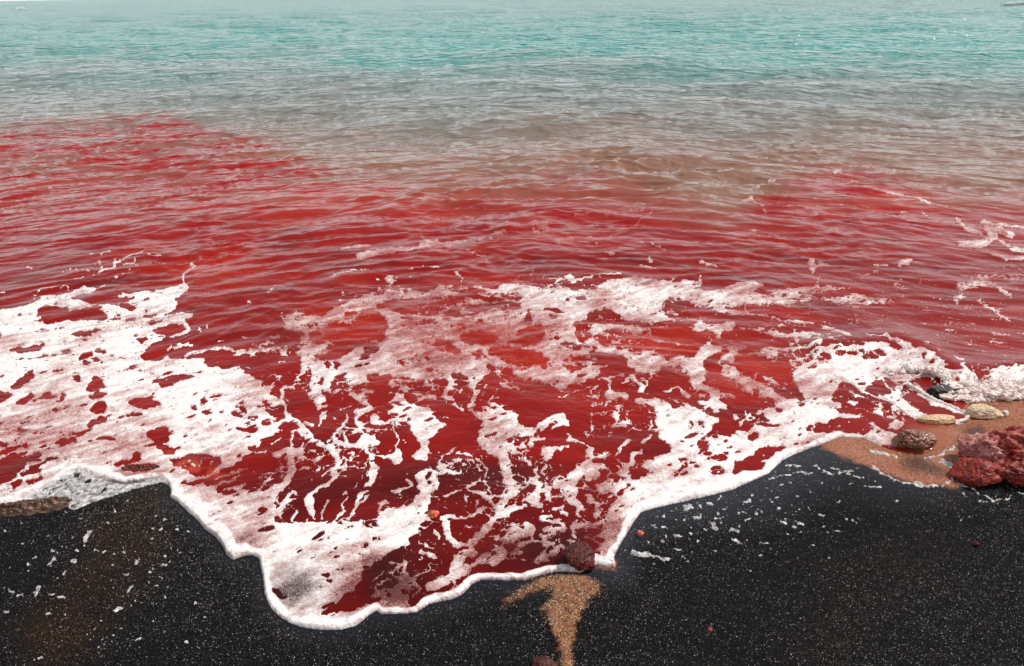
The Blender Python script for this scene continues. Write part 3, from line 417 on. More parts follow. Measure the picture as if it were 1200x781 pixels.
def poly_dist(pl):           # distance in lattice units to a polyline
    p = toL(pl); gx = np.arange(NU)[None, :].astype(np.float32); gy = np.arange(NV)[:, None].astype(np.float32)
    d = np.full((NV, NU), 1e9, np.float32)
    for (ax, ay), (bx, by) in zip(p[:-1], p[1:]):
        dx, dy = bx - ax, by - ay; L2 = dx * dx + dy * dy + 1e-6
        m_ = 70
        x0 = max(int(min(ax, bx) - m_), 0); x1 = min(int(max(ax, bx) + m_), NU); y0 = max(int(min(ay, by) - m_), 0); y1 = min(int(max(ay, by) + m_), NV)
        if x1 <= x0 or y1 <= y0: continue
        X = gx[:, x0:x1]; Y = gy[y0:y1]
        t = np.clip(((X - ax) * dx + (Y - ay) * dy) / L2, 0, 1)
        np.minimum(d[y0:y1, x0:x1], np.hypot(X - ax - t * dx, Y - ay - t * dy), out=d[y0:y1, x0:x1])
    return d
gU, gV = np.meshgrid(np.arange(UA, UB).astype(float), np.arange(VA, VB).astype(float))
gX, gY = lattice(gU, gV)
water_in = np.zeros((NV, NU)); fill(water_in, SHORE + [(2500, 450), (2500, -500), (-2500, -500), (-2500, 700)], 1.0)
dS = poly_dist(SHORE)
SD = np.where(water_in > .5, dS, -dS)                 # lattice distance inside the waterline
k0 = SHORE.index((200, 574))
EDGE = EDGE_L + SHORE[k0 + 1:]
foam_in = np.zeros((NV, NU)); fill(foam_in, EDGE + [(2500, 450), (2500, -500), (-2500, -500), (-2500, 700)], 1.0)

# traced foam
Fm = np.zeros((NV, NU))
for p in ADD: fill(Fm, p, 1.0)
for p in CUT: fill(Fm, p, 0.0)
flk0 = next(i for i, (w_, p) in enumerate(STR) if p == P.g([(0,215),(100,270),(200,320),(400,350),(560,320),(640,290)]))
for w_, p in STR[:flk0]: stroke(Fm, max(w_, 1.5), p)
FL = np.zeros((NV, NU))
for w_, p in STR[flk0:]: stroke(FL, max(w_, 1.7), p)

# photo coordinates of every lattice node (for surveyed regions only)
def region(poly, soft=6):
    a = np.zeros((NV, NU)); fill(a, poly, 1.0); return blur(a, soft)
reg_streak = region([(955,335),(1080,318),(1380,300),(1380,440),(1130,436),(1060,400),(985,388),(900,372),(850,345)], 7)
reg_lace = region([(480,560),(560,500),(660,520),(720,600),(690,655),(640,668),(540,676),(470,705),(425,715),(420,690),(470,640)], 12)
reg_lace2 = region([(215,520),(285,540),(290,580),(240,590),(200,560)], 6)
reg_speck = region([(-60,500),(110,500),(110,570),(-60,600)], 8)

# world-space noise that breaks every edge up
n1 = perlin(gX * 26, gY * 26 + 40); n2 = perlin(gX * 26 + 90, gY * 26)
n3 = perlin(gX * 75 + 5, gY * 75); n4 = perlin(gX * 75, gY * 75 + 33)
iy, ix = np.mgrid[0:NV, 0:NU].astype(float)
near = sstep(200, 420, gV)
ax_ = 1.3 + 1.3 * near
n5 = fbm(gX * 130 + 5, gY * 110, 2); n6 = fbm(gX * 130, gY * 110 + 33, 2)
Fw = bilin(Fm, ix + ax_ * n1 * 1.15 + ax_ * 0.55 * n3 + near * 0.25 * n5, iy + ax_ * n2 * .8 + ax_ * 0.45 * n4 + near * 0.2 * n6)
Fs = blur(Fw, 0.6)
Fb = blur(Fw, 3.0)
fine = fbm(gX * 60, gY * 48, 3)
th_ = math.radians(-24)
sx = gX * math.cos(th_) + gY * math.sin(th_); sy = -gX * math.sin(th_) + gY * math.cos(th_)
stk = fbm(sx * 9, sy * 60, 3)
th2 = math.radians(35)
dx_ = gX * math.cos(th2) + gY * math.sin(th2); dy_ = -gX * math.sin(th2) + gY * math.cos(th2)
dia = fbm(dx_ * 22, dy_ * 90, 3)
F = Fs * 1.0
edge_zone = np.clip(1 - np.abs(Fb - .5) * 2.2, 0, 1)
F = F + edge_zone * fine * 0.15
F = F + reg_streak * (np.maximum(stk - 0.10, -0.4) * 1.3)
rid = 1 - np.abs(fbm(gX * 17 + 3, gY * 15, 3)) * 3.2
F = F + reg_lace * (np.clip(rid, -.6, 1) * 0.50 * (1 - Fs) + fine * 0.28 - 0.02)
F = F + reg_lace2 * dia * 0.55
F = F - reg_speck * np.clip(dia - 0.35, 0, 1) * 1.6
wxx = gX + .024 * n1 + .003 * n3; wyy = gY + .024 * n2 + .003 * n4
reg_web = region([(290,395),(420,330),(560,320),(800,330),(1000,400),(1080,470),(1000,510),(860,560),(740,600),(680,660),(440,710),(300,640),(290,520)], 16)
pres = np.clip(perlin(gX * 4 + 3, gY * 4) * 1.6 + .35 + 1.6 * (blur(Fw, 9) - .25), -.4, 1)
for sc_, off, amp_ in ((10., 0., 1.0), (17., 60., .7)):
    f1, f2, cr_ = worley(wxx * sc_ + off, wyy * sc_ * .8 + off)
    wd_ = (.075 + .10 * np.clip(perlin(gX * 9 + off, gY * 9), -.6, 1)) * np.clip(pres, 0, 1)
    line = sstep(wd_ + .035, wd_ - .035, f2 - f1) * (wd_ > .015)
    F = np.maximum(F, np.clip(reg_web * 1.4, 0, 1) * line * amp_)
# holes torn in the sheets and stray dots on open water
h1 = perlin(gX * 34 + 200, gY * 42); h2 = perlin(gX * 12 + 70, gY * 12)
F = F - np.clip(h1 + h2 * .6 - 0.95, 0, 1) * 2.4 * sstep(.35, .9, Fb)
for sc_, thr, mx in ((26., .66, .42), (60., .84, .44), (12., .86, .36)):
    aa_ = sx if sc_ < 20 else dx_; bb_ = sy if sc_ < 20 else dy_
    f1, f2, cr_ = worley(aa_ * sc_ * .55 + n1 * .25 + sc_, bb_ * sc_ * 1.25 + n2 * .25)
    rad = np.where(cr_ > thr, (cr_ - thr) / (1 - thr) * mx, -1)
    gate = sstep(-.25, .35, perlin(gX * 6 + sc_, gY * 6))
    F = np.where(rad > 0, F - sstep(rad + .06, rad - .06, f1) * 1.0 * gate * sstep(.25, .6, Fb), F)
dots = np.zeros((NV, NU))
for k in range(1500):
    u = RNG.uniform(0, NU - 3); v = RNG.uniform(95, NV - 20)
    r_ = RNG.uniform(.35, 1.15); x0, y0 = int(u) - 2, int(v) - 2
    if x0 < 0 or y0 < 0: continue
    yy, xx = np.mgrid[y0:y0 + 5, x0:x0 + 5]
    if dots[y0:y0 + 5, x0:x0 + 5].shape != (5, 5): continue
    e = RNG.uniform(1, 2.2)
    dots[y0:y0 + 5, x0:x0 + 5] = np.maximum(dots[y0:y0 + 5, x0:x0 + 5], np.clip(r_ + .5 - np.hypot((xx - u) / e, yy - v), 0, 1))
prox = np.clip(blur(Fw, 14) * 3, 0, 1)
F = np.maximum(F, dots * prox * 1.0)
# the rolled lip along the waterline
W_LOBE = 1.12
lx = [-400, 0, 55, 100, 190, 215, 232, 258, 275, 303, 320, 345, 371, 416, 450, 500, 530, 563, 615, 660, 700, 735, 760, 800, 860, 900, 940, 980, 1010, 1600]
lw = [8, 8, 8, 10, 9, 12, 16, 15, 13, 11, 11, 12, 12, 10, 8, 8, 9, 9, 8, 7, 9, 11, 13, 14, 12, 10, 9, 7, 0, 0]
pxs = (gU - 600) * cr + (gV - 390.5) * sr + 600
W = np.interp(pxs, lx, lw) * W_LOBE * (.88 + .42 * perlin(gX * 7, gY * 7) + .2 * perlin(gX * 25, gY * 25))
lipd = dS + 0.9 * perlin(gX * 30, gY * 30)
outer = poly_dist(EDGE)
lip = np.where(water_in > .5, 1.0, 0.0) * (1 - sstep(W - 1.2, W + 1.2, lipd)) * (W > 0.5)
lip = np.where((water_in > .5), lip, 0)
F = np.maximum(F, lip * 1.0)
fi = blur(foam_in, 0.7)
F = np.minimum(F, fi * 1.02)
# flecks on the bare sand
rf = np.random.default_rng(77)
for (x0, x1, y0, y1, n_) in [(0, 235, 600, 700, 150), (20, 240, 690, 775, 90), (760, 1010, 575, 660, 150), (730, 900, 600, 690, 60), (880, 1180, 545, 620, 90)]:
    for k in range(n_):
        x = rf.uniform(x0, x1); y = rf.uniform(y0, y1); a_ = rf.normal(-.5 if x < 400 else .35, .5); l_ = rf.exponential(1.3)
        stroke(FL, rf.uniform(.7, 1.5) + (rf.random() < .12) * 1.4, [(x, y), (x + l_ * math.cos(a_) * 1.4, y + l_ * math.sin(a_))])
FL = FL * (SD < -4)
FLw = blur(bilin(FL, ix + n1 * 1.6 + n3 * 1.6 + n5, iy + n2 * 1.4 + n4 * 1.5 + n6), 0.5)
F = np.maximum(F, FLw * 1.05 + np.where(FLw > .05, fine * .4 + n3 * .2 - .05, 0))
F[0, :] = 0; F[-1, :] = 0; F[:, 0] = 0; F[:, -1] = 0

thick = sstep(.30, .95, blur(np.clip(F, 0, 1), 2.6)); thin = np.zeros_like(F)
for cx, cy, rx, ry, am in [(346,696,28,26,.50),(292,632,34,16,.22),(125,575,70,17,.55),(50,515,70,26,.35),(275,560,55,24,.45),(700,615,30,55,.35),(460,690,60,28,.5),(610,655,70,30,.5),(640,560,120,60,.15),
                           (510,395,95,60,.40),(600,400,70,55,.35),(460,360,80,25,.35),(740,400,90,40,.25),(380,385,60,40,.35),(640,260,260,50,.40),(880,410,60,60,.3),(1080,540,60,30,.6),(740,648,40,10,.6),(985,320,200,60,.25),(700,430,140,30,.25)]:
    cu, cv = unroll(cx, cy)
    q = ((gU - cu) / rx) ** 2 + ((gV - cv) / ry) ** 2
    thin = np.maximum(thin, am * np.exp(-q * .7))
mott = fbm(dx_ * 7, dy_ * 22, 4)
body = 0.97 - 1.1 * thin + 0.17 * mott - .30 * np.clip(fbm(gX * 3.1 + 50, gY * 3.1, 3) + .1, 0, .8) - 0.10 * (1 - thick) - .10 * sstep(330, 250, gV)
body = np.clip(body + np.maximum(0, 0) , 0.12, 1)
thick = np.clip(thick + 0.16 * fbm(gX * 10, gY * 10, 3), 0.05, 1)
thick = np.maximum(thick, blur(lip, 1.0)); body = np.where(SD < -3, np.clip(.62 + .25 * fine, .3, 1), body); body = np.maximum(body, blur(lip, 1.6) * (1.0 + .25 * fbm(gX * 40, gY * 40, 2))); thick *= (1 - .5 * thin)
lipz = np.where(water_in > .5, np.sqrt(np.clip(1 - ((dS - W * .5) / (W * .5 + .3)) ** 2, 0, 1)), 0) * (W > .5)
lipz = blur(lipz, 0.9) * W * 0.0030 * (0.11 + .07 * perlin(gX * 12, gY * 12))

# ------------------------------------------------------------------ sea surface height
def ridged(x, y, o):
    s = 0; a = 1
    for k in range(o):
        s = s + a * (0.55 - np.abs(perlin(x + 31 * k, y + 11 * k)) * 1.6); x = x * 1.9; y = y * 1.9; a *= .5
    return s
def crest_q(X, Y):
    return Y + 0.42 * np.sqrt(X * X + 2.5) * (1 - .6 * sstep(8, 30, Y))
def sea_wave(X, Y):
    q = crest_q(X, Y)                                   # crests wrap round the little point
    wx = X + 0.5 * perlin(X * .7, Y * .7); wy = q + 0.25 * perlin(X * .6 + 9, Y * .6)
    mod = .65 + .7 * perlin(X * .35, Y * .5 + 7)
    z = 0.040 * ridged(wx * 0.65, wy * 1.7, 1) * sstep(3.6, 7, Y) * mod
    z = z + 0.026 * ridged(wx * 1.5 + 5, wy * 3.6, 1) * sstep(3.0, 6, Y) * (1 - .6 * sstep(25, 50, Y)) * mod
    cm_ = .45 + .9 * sstep(-.35, .45, perlin(X * .8 + 30, q * 1.1))
    z = z + 0.0100 * cm_ * ridged(wx * 3.4, wy * 7 + 3, 1) * sstep(2.6, 4.6, Y) * (1 - sstep(24, 40, Y))
    z = z + 0.0030 * cm_ * ridged(wx * 8 + 8, wy * 14, 1) * sstep(2.4, 4.4, Y) * (1 - sstep(13, 20, Y))
    z = z + 0.0014 * perlin(wx * 19, wy * 38) * (1 - sstep(7, 11, Y)) * sstep(2.0, 3.2, Y)
    z = z + 0.0008 * perlin(wx * 42, wy * 80) * (1 - sstep(4.5, 7, Y)) * sstep(2.0, 3.2, Y)
    z = z + (0.0022 * perlin(X * 6, Y * 8) + .007 * perlin(X * 2.6, q * 4.2)) * (1 - sstep(4.5, 7, Y))
    z = z + 0.105 * perlin(X * .18, q * .52) * sstep(5, 14, Y)
    z = z + 0.12 * perlin(X * .07 + 4, Y * .16) * sstep(20, 60, Y)
    z = z * (1 + 0.35 * sstep(4.5, 8, Y)) * (1 + 0.3 * sstep(14, 60, Y))
    return z
RC = [(960, 424), (1010, 418), (1055, 418), (1090, 432), (1120, 450), (1160, 452), (1210, 446), (1400, 430)]
dR = poly_dist([(x, y - 14) for x, y in RC])
ridge = 0.030 * np.exp(-(dR / 14) ** 2)
def sea_z(U, V, X, Y):
    u = U - UA; v = V - VA
    inb = (v > 0) & (v < NV - 1)
    sd = np.where(inb, bilin(SD, u, v), np.where(V < VA, 80.0, -60.0))
    base = -0.016 + 0.020 * sstep(-1.5, 2.5, sd) + 0.004 * sstep(2, 30, sd)
    rz = np.where(inb, bilin(ridge, u, v), 0)
    return base + (sea_wave(X, Y) * sstep(0, 50, sd)) + rz * sstep(0, 30, sd), sd
def sand_z(X, Y, sd=None):
    z = 0.004 * perlin(X * 2.3, Y * 3.1) + 0.0030 * perlin(X * 5, Y * 5) + 0.0013 * perlin(X * 18, Y * 26) + 0.0009 * perlin(X * 60, Y * 60)
    return z

# ------------------------------------------------------------------ pigments of the water
sU = np.arange(-420, 1622, 1.7); 
vr = np.concatenate([np.array([ -9.27, -9.2, -9.05, -8.85, -8.7, -8.4, -8.0, -7.4, -6.6, -5.6, -4.5, -3.2, -1.8, -0.4, 1.0]), np.arange(2.4, 735, 1.6)])
far = np.array([-900., -700, -560, -480]); rgt = np.array([1680., 1760, 1900, 2100])
sU = np.concatenate([far, sU, rgt])
wU, wV = np.meshgrid(sU, vr); wX, wY = lattice(wU, wV)
wz, wsd = sea_z(wU, wV, wX, wY)
# photo coordinates used when reading the survey of the dye's outline
ppx = (wU - 600) * cr + (wV - 390.5) * sr + 600; ppy = -(wU - 600) * sr + (wV - 390.5) * cr + 390.5
rx_ = [-420, 0, 60, 130, 170, 200, 230, 250, 300, 345, 360, 390, 450, 520, 600, 650, 720, 780, 830, 865, 890, 912, 938, 960, 1000, 1060, 1100, 1130, 1200, 1620]
ry_ = [165, 156, 152, 146, 143, 141, 146, 154, 163, 176, 192, 206, 212, 216, 222, 218, 224, 238, 256, 254, 238, 222, 208, 200, 197, 212, 222, 232, 230, 225]
cq = crest_q(wX, wY)
edge_y = np.interp(ppx + 14 * perlin(wX * 1.6, cq * 3), rx_, ry_) + 8 * perlin(wX * 1.1 + 4, cq * 3.0) + 8 * perlin(wX * 3, cq * 9) + 5 * perlin(wX * 7, cq * 20)
softness = np.interp(ppx, [-400, 200, 345, 420, 700, 830, 900, 1000, 1100, 1600], [10, 9, 13, 38, 44, 34, 26, 18, 28, 28])
red = sstep(-softness, softness, ppy - edge_y)
red = red * (1 - sstep(300, 170, ppy) * np.clip(.30 + .9 * fbm(wX * .9 + 60, cq * 4.5, 4), 0, .75))
# paler tongue of clear water right of the left patch
brown = np.clip(sstep(95, 200, ppy + 12 * perlin(wX * .5, wY * .4)), 0, 1)
teal = 1 - sstep(38, 112, ppy + 16 * perlin(wX * .25, wY * .2) - 0.012 * (ppx - 600))
c_teal = np.array(rgb(20, 150, 142)); c_grey = np.array(rgb(112, 126, 122)); c_brown = np.array(rgb(142, 104, 86))
c_red = np.array(rgb(138, 10, 2)); c_deep = np.array(rgb(84, 2, 1)); c_orange = np.array(rgb(184, 38, 2)); c_rose = np.array(rgb(158, 12, 11))
def lerp(a, b, t): return a * (1 - t[..., None]) + b * t[..., None]
def bc(c): return np.broadcast_to(c, wX.shape + (3,)).copy()
col = lerp(bc(c_grey), bc(c_brown), brown)
col = lerp(col, bc(c_teal), teal)
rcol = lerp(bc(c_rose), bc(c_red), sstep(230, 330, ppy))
pool = np.zeros(wX.shape)
for cx, cy, rx, ry in [(760,405,80,22),(600,410,110,40),(640,430,80,25),(900,430,70,25),(420,235,120,22),(400,390,60,30),(860,450,60,25),(250,320,60,30),(1050,240,80,12),(560,330,50,10)]:
    pool = np.maximum(pool, np.exp(-(((ppx - cx) / rx) ** 2 + ((ppy - cy) / ry) ** 2)))
rcol = lerp(rcol, bc(c_orange), np.clip(pool * .50 + .30 * np.clip(fbm(wX * 1.4 + 40, cq * 2.4, 2), 0, 1), 0, 1))
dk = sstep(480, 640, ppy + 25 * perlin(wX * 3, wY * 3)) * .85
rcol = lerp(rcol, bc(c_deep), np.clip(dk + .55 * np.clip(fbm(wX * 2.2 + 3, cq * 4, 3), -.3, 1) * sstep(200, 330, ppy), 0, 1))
thin_sand = np.exp(-(((ppx - 345) / 40) ** 2 + ((ppy - 694) / 30) ** 2)) + np.exp(-(((ppx - 285) / 30) ** 2 + ((ppy - 632) / 16) ** 2)) * .8 + np.exp(-(((ppx - 452) / 42) ** 2 + ((ppy - 672) / 40) ** 2)) * .8 + np.exp(-(((ppx - 640) / 60) ** 2 + ((ppy - 640) / 30) ** 2)) * .5
rcol = lerp(rcol, bc(np.array(rgb(40, 12, 12))), np.clip(thin_sand, 0, 1))
og = np.exp(-(((ppx - 222) / 36) ** 2 + ((ppy - 546 - .35 * (ppx - 222)) / 11) ** 2) ** 1.5)
rcol = lerp(rcol, bc(np.array(rgb(190, 70, 48))), np.clip(og * (.5 + 1.0 * fbm(wX * 18, wY * 18, 2)), 0, .8))
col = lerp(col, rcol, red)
tn = 1.3 * np.exp(-(((ppx - 1105) / 40) ** 2 + ((ppy - 518) / 20) ** 2) ** 1.5)
col = lerp(col, bc(np.array(rgb(158, 92, 68))), np.clip(tn, 0, 1))

# ------------------------------------------------------------------ materials: water, foam, sand
def water_mat():
    t = NT('water'); p = t.pos()
    fl = t.n('ShaderNodeAttribute', attribute_name='flow').outputs['Vector']
    m1 = t.mapping(fl, (1.0, 1.7, 1)); m2 = t.mapping(fl, (1.0, 1.7, 1), (0, 0, .25)); m3 = t.mapping(fl, (1, 2.0, 1), (0, 0, -.3))
    a = t.noise(m1, 1.7, 2, .5, .5); b = t.noise(m2, 7.0, 4, .6, .8); c = t.noise(m3, 26.0, 3, .6, .6); d = t.noise(m2, 4.2, 1.5, .5, .6)
    sep = t.n('ShaderNodeSeparateXYZ'); t.l(p, sep.inputs[0])
    mr = t.n('ShaderNodeMapRange'); t.l(sep.outputs[1], mr.inputs[0]); mr.inputs[1].default_value = 2.5; mr.inputs[2].default_value = 9.0; mr.inputs[3].default_value = 0.0; mr.inputs[4].default_value = 1.0
    far_ = mr.outputs[0]
    nr_ = t.math('MULTIPLY_ADD', far_, -.92, 1.0)
    nb = t.bump(t.math('MULTIPLY', c, nr_), 0.5, 0.0026)
    nb = t.bump(t.math('MULTIPLY', b, t.math('MULTIPLY_ADD', far_, -.6, 1.0)), 0.6, 0.007, nb)
    nd = t.bump(t.math('MULTIPLY', d, far_), 0.9, 0.035, nb)
    mr2 = t.n('ShaderNodeMapRange'); t.l(sep.outputs[1], mr2.inputs[0]); mr2.inputs[1].default_value = 10; mr2.inputs[2].default_value = 70; mr2.inputs[3].default_value = 1.0; mr2.inputs[4].default_value = 9.0
    na = t.bump(t.math('MULTIPLY', t.math('MULTIPLY', a, far_), mr2.outputs[0]), 1.0, 0.11, nd)
    col_ = t.attr('pigment', True)
    va = t.math('MULTIPLY_ADD', t.noise(t.mapping(fl, (1, 3, 1)), 5, 4, .6), .5, .75)
    cm = t.mix(1.0, col_, va, 'MULTIPLY')
    rr = t.math('MULTIPLY_ADD', far_, 0.03, 0.05)
    t.bsdf(cm, rr, na, .5, 1.27)
    return t.m
def foam_mat(name='foam'):
    t = NT(name); p = t.pos(); th = t.attr('body')
    n_ = t.noise(p, 38, 5, .65, .4); v = t.vor(p, 190, 'F1').outputs['Distance']; g = t.noise(p, 320, 2, .6)
    n2 = t.noise(t.mapping(p, (1, 2.2, 1), (0, 0, -.6)), 95, 4, .7)
    a = t.math('MULTIPLY_ADD', th, 1.25, -0.18)
    a = t.math('ADD', a, t.math('MULTIPLY_ADD', n_, 0.9, -0.43))
    a = t.math('ADD', a, t.math('MULTIPLY_ADD', n2, 0.95, -0.47))
    hole = t.math('MULTIPLY', t.math('SUBTRACT', 1.05, th), t.math('MULTIPLY_ADD', g, 2.6, -1.1))
    a = t.math('SUBTRACT', a, hole, clamp=True)
    a = t.math('MAXIMUM', a, 0.10)
    colr = t.ramp(a, [(0.0, rgb(238, 164, 160)), (.6, rgb(242, 198, 194)), (.85, rgb(242, 228, 226)), (1.0, rgb(246, 240, 238))])
    colr = t.mix(t.attr('rosy'), t.ramp(a, [(0.0, rgb(214, 206, 206)), (1.0, rgb(244, 240, 239))]), colr)
    h = t.math('ADD', t.math('MULTIPLY', n_, 1.0), t.math('MULTIPLY', v, .35))
    nb = t.bump(h, 0.55, 0.006)
    nb = t.bump(g, 0.35, 0.0015, nb)
    t.bsdf(colr, .55, nb, .25, 1.33, alpha=a)
    return t.m
def sand_mat():
    t = NT('black_sand'); p = t.pos(); tan = t.attr('tan'); wet = t.attr('wet'); rust = t.attr('rust')
    f = t.noise(p, 420, 2, .7); g = t.noise(p, 90, 4, .7); v = t.vor(p, 330, 'F1'); big = t.noise(p, 6, 4, .6)
    base = t.ramp(f, [(.35, (.002, .002, .003)), (.57, (.007, .007, .008)), (.64, (.035, .033, .032)), (.76, (.32, .30, .28))])
    rb = t.ramp(f, [(.35, (.012, .006, .003)), (.6, (.055, .026, .012)), (.8, (.25, .14, .06))])
    base = t.mix(t.math('MULTIPLY', t.math('MULTIPLY', rust, t.math('MULTIPLY_ADD', big, 3.2, -1.0), clamp=True), t.math('MULTIPLY_ADD', g, 3.4, -1.2), clamp=True), base, rb)
    sky_sheen = t.mix(wet, base, t.mix(f, (.004, .0045, .009), (.03, .034, .05)))  # bluish sky reflection on the wet sand, painted into its base colour
    tb0 = t.noise(p, 9, 3, .6); tb = t.ramp(g, [(.3, rgb(96, 54, 38)), (.5, rgb(160, 98, 70)), (.72, rgb(204, 146, 112))])
    tb = t.mix(t.ramp(tb0, [(.48, 0.), (.66, .3)]), tb, rgb(196, 132, 124))
    c = t.mix(tan, sky_sheen, tb)
    rgh = t.math('MULTIPLY_ADD', wet, -0.45, 0.75)
    nb = t.bump(f, .8, .0022); nb = t.bump(g, .7, .005, nb)
    t.bsdf(c, rgh, nb, t.math('MULTIPLY_ADD', wet, .2, .05), 1.4)
    return t.m
M_WATER, M_FOAM, M_SAND = water_mat(), foam_mat(), sand_mat()

# ------------------------------------------------------------------ sea sheet
def grid_faces(nr, nc, keep=None):
    i = np.arange(nr - 1)[:, None] * nc + np.arange(nc - 1)[None, :]
    f = np.stack([i, i + nc, i + nc + 1, i + 1], -1).reshape(-1, 4)     # V grows towards the viewer
    if keep is not None: f = f[keep.reshape(-1)]
    return f
def compact(V, Fq, *attrs):
    used = np.zeros(len(V), bool); used[Fq.ravel()] = True
    idx = np.cumsum(used) - 1
    return (V[used], idx[Fq]) + tuple(a[used] for a in attrs)
keep = (np.maximum.reduce([wsd[:-1, :-1], wsd[1:, :-1], wsd[:-1, 1:], wsd[1:, 1:]]) > -4)
Vw = np.stack([wX, wY, wz], -1).reshape(-1, 3)
flow = np.stack([wX, crest_q(wX, wY), 0 * wX], -1).reshape(-1, 3)
Vw, Fw_, Cw, Qw = compact(Vw, grid_faces(*wX.shape, keep), col.reshape(-1, 3), flow)
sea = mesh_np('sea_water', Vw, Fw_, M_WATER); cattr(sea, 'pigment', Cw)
fa = sea.data.attributes.new('flow', 'FLOAT_VECTOR', 'POINT'); fa.data.foreach_set('vector', Qw.astype(np.float32).ravel())
tag(sea, kind='structure')

# ------------------------------------------------------------------ beach sheet
bU = np.concatenate([[-2600, -1500, -900, -600, -450], np.arange(-330, 1531, 2.0), [1650, 1800, 2100, 2700, 3800]])
bV = np.concatenate([[300, 360, 400], np.arange(430, 800, 2.0), [815, 840, 880, 950, 1050, 1200, 1400]])
qU, qV = np.meshgrid(bU, bV); qX, qY = lattice(qU, qV)
# rows behind the viewer, at full width
xs = qX[-1]; extra = [qY[-1, 0] - d for d in (0.4, 1.0, 2.5, 6, 15)]
qX = np.vstack([qX] + [np.sign(xs) * np.abs(xs) * (1.6 + k) for k in range(5)]); qY = np.vstack([qY] + [np.full_like(xs, e) for e in extra])
qU = np.vstack([qU] + [qU[-1]] * 5); qV = np.vstack([qV] + [qV[-1] + 50 * (k + 1) for k in range(5)])
inb = (qV < VB - 1) & (qV > VA)
qsd = np.where(inb, bilin(SD, qU - UA, qV - VA), np.where(qV < VA, 80., -60.))
qsd = np.where(qV > 640, np.where(inb, qsd, -60), qsd)
qz = sand_z(qX, qY) - 0.10 * sstep(2, 60, qsd) - 0.25 * sstep(30, 200, 560 - qV) * sstep(6, 55, qsd)
qpx = (qU - 600) * cr + (qV - 390.5) * sr + 600; qpy = -(qU - 600) * sr + (qV - 390.5) * cr + 390.5
def lreg(poly, soft, wr=3.0):
    a = np.zeros((NV, NU)); fill(a, poly, 1.0); a = blur(a, soft)
    nn = fbm(qX * 14, qY * 14, 3)
    r_ = bilin(a, qU - UA + wr * perlin(qX * 30, qY * 30), qV - VA + wr * nn); r_[~inb] = 0
    return r_
tan = lreg([(960,520),(985,535),(1020,549),(1037,555),(1057,563),(1078,569),(1100,569),(1118,572),(1150,560),(1200,540),(1400,520),(1400,415),(1150,446),(1100,480),(1000,500)], 1.6)
smear = lreg([(1055,540),(1075,536),(1100,545),(1112,560),(1090,556),(1062,550)], 4) + lreg([(1128,503),(1150,498),(1158,512),(1135,512)], 3)
tan = np.clip(tan * (1 - .75 * np.clip(smear, 0, 1)), 0, 1)
fan = lreg([(640,678),(668,675),(700,681),(704,688),(688,703),(681,720),(674,735),(671,760),(672,790),(657,790),(655,765),(652,748),(643,725),(638,712),(650,702),(646,690),(624,690),(604,702),(594,712),(590,711),(600,700),(620,686)], 2.0, 6)
pat = lreg([(697,660),(722,655),(722,668),(699,664)], 1.2)
grit = 0.5 + 0.9 * fbm(qX * 60, qY * 60, 2)
tan = np.clip(tan + np.clip((fan * 1.15 - .10) * (.1 + .7 * sstep(.25, .95, grit + .35 * fan)), 0, 1) + pat, 0, 1)
wet = np.clip(1 - (-qsd) / np.interp(qpx, [0, 500, 760, 860, 960, 1100, 1200], [26, 26, 36, 55, 80, 75, 90]), 0, 1) * (qsd < 2)
wet = np.where(qsd >= 2, 1, wet) * (.45 + .5 * sstep(500, 760, qpx + 30 * perlin(qX * 3, qY * 3)))
rust = 1.4 * lreg([(40,781),(20,740),(70,690),(100,640),(110,600),(170,560),(200,580),(190,640),(150,690),(110,760),(90,785)], 16, 8) * .9 + lreg([(930,781),(960,700),(1060,640),(1160,650),(1000,720),(990,781)], 22, 8) * .35
rust = rust + .5 * lreg([(905,655),(1000,662),(1080,655),(1080,668),(960,668)], 5) + lreg([(1105,575),(1135,590),(1125,600),(1100,590)], 6) * .6
qz = qz + 0.008 * blur(np.clip(fan, 0, 1), 1.5)
sand = mesh_np('black_sand_beach', np.stack([qX, qY, qz], -1).reshape(-1, 3), grid_faces(*qX.shape), M_SAND)
fattr(sand, 'tan', tan); fattr(sand, 'wet', wet); fattr(sand, 'rust', np.clip(rust, 0, 1))
tag(sand, kind='structure')

# ------------------------------------------------------------------ foam sheets cut along their traced edge
Fc = F - 0.5
inside = Fc > 0
gy_, gx_ = np.gradient(blur(F, .45)); g2 = gx_ ** 2 + gy_ ** 2 + 1e-3
sh = np.where(inside, 0, np.clip(-Fc, 0, 1))
du = np.clip(sh * gx_ / g2, -1.0, 1.0); dv = np.clip(sh * gy_ / g2, -1.0, 1.0)
mag = np.hypot(du, dv) + 1e-9; lim = np.minimum(1, 0.95 / mag)
fU = gU + du * lim; fV = gV + dv * lim
fX, fY = lattice(fU, fV)
fz, fsd = sea_z(fU, fV, fX, fY)
rough_z = 0.5 + 0.5 * fbm(fX * 22, fY * 22, 3)
inner = sstep(0, .6, blur(np.where(inside, 1., 0.), 1.6) * 1.6 - .55)
scale_d = np.clip(fY / 3.0, .6, 2.0)
lift = np.where(inside, 0.0009 + 0.0045 * thick * inner * np.clip(rough_z, .1, 1.4) * scale_d, -0.002) + np.where(inside, lipz, 0)
ground = sand_z(fX, fY) + 0.0006
on_sand = (fsd < 1.0)
foam_z = np.where(on_sand, np.maximum(fz, ground), fz) + np.where(on_sand & inside & (lipz < 1e-4), lift * .5 + .0008, lift)
cell = inside[:-1, :-1] | inside[1:, :-1] | inside[:-1, 1:] | inside[1:, 1:]
Vf = np.stack([fX, fY, foam_z], -1).reshape(-1, 3)
Ff = grid_faces(NV, NU, cell)
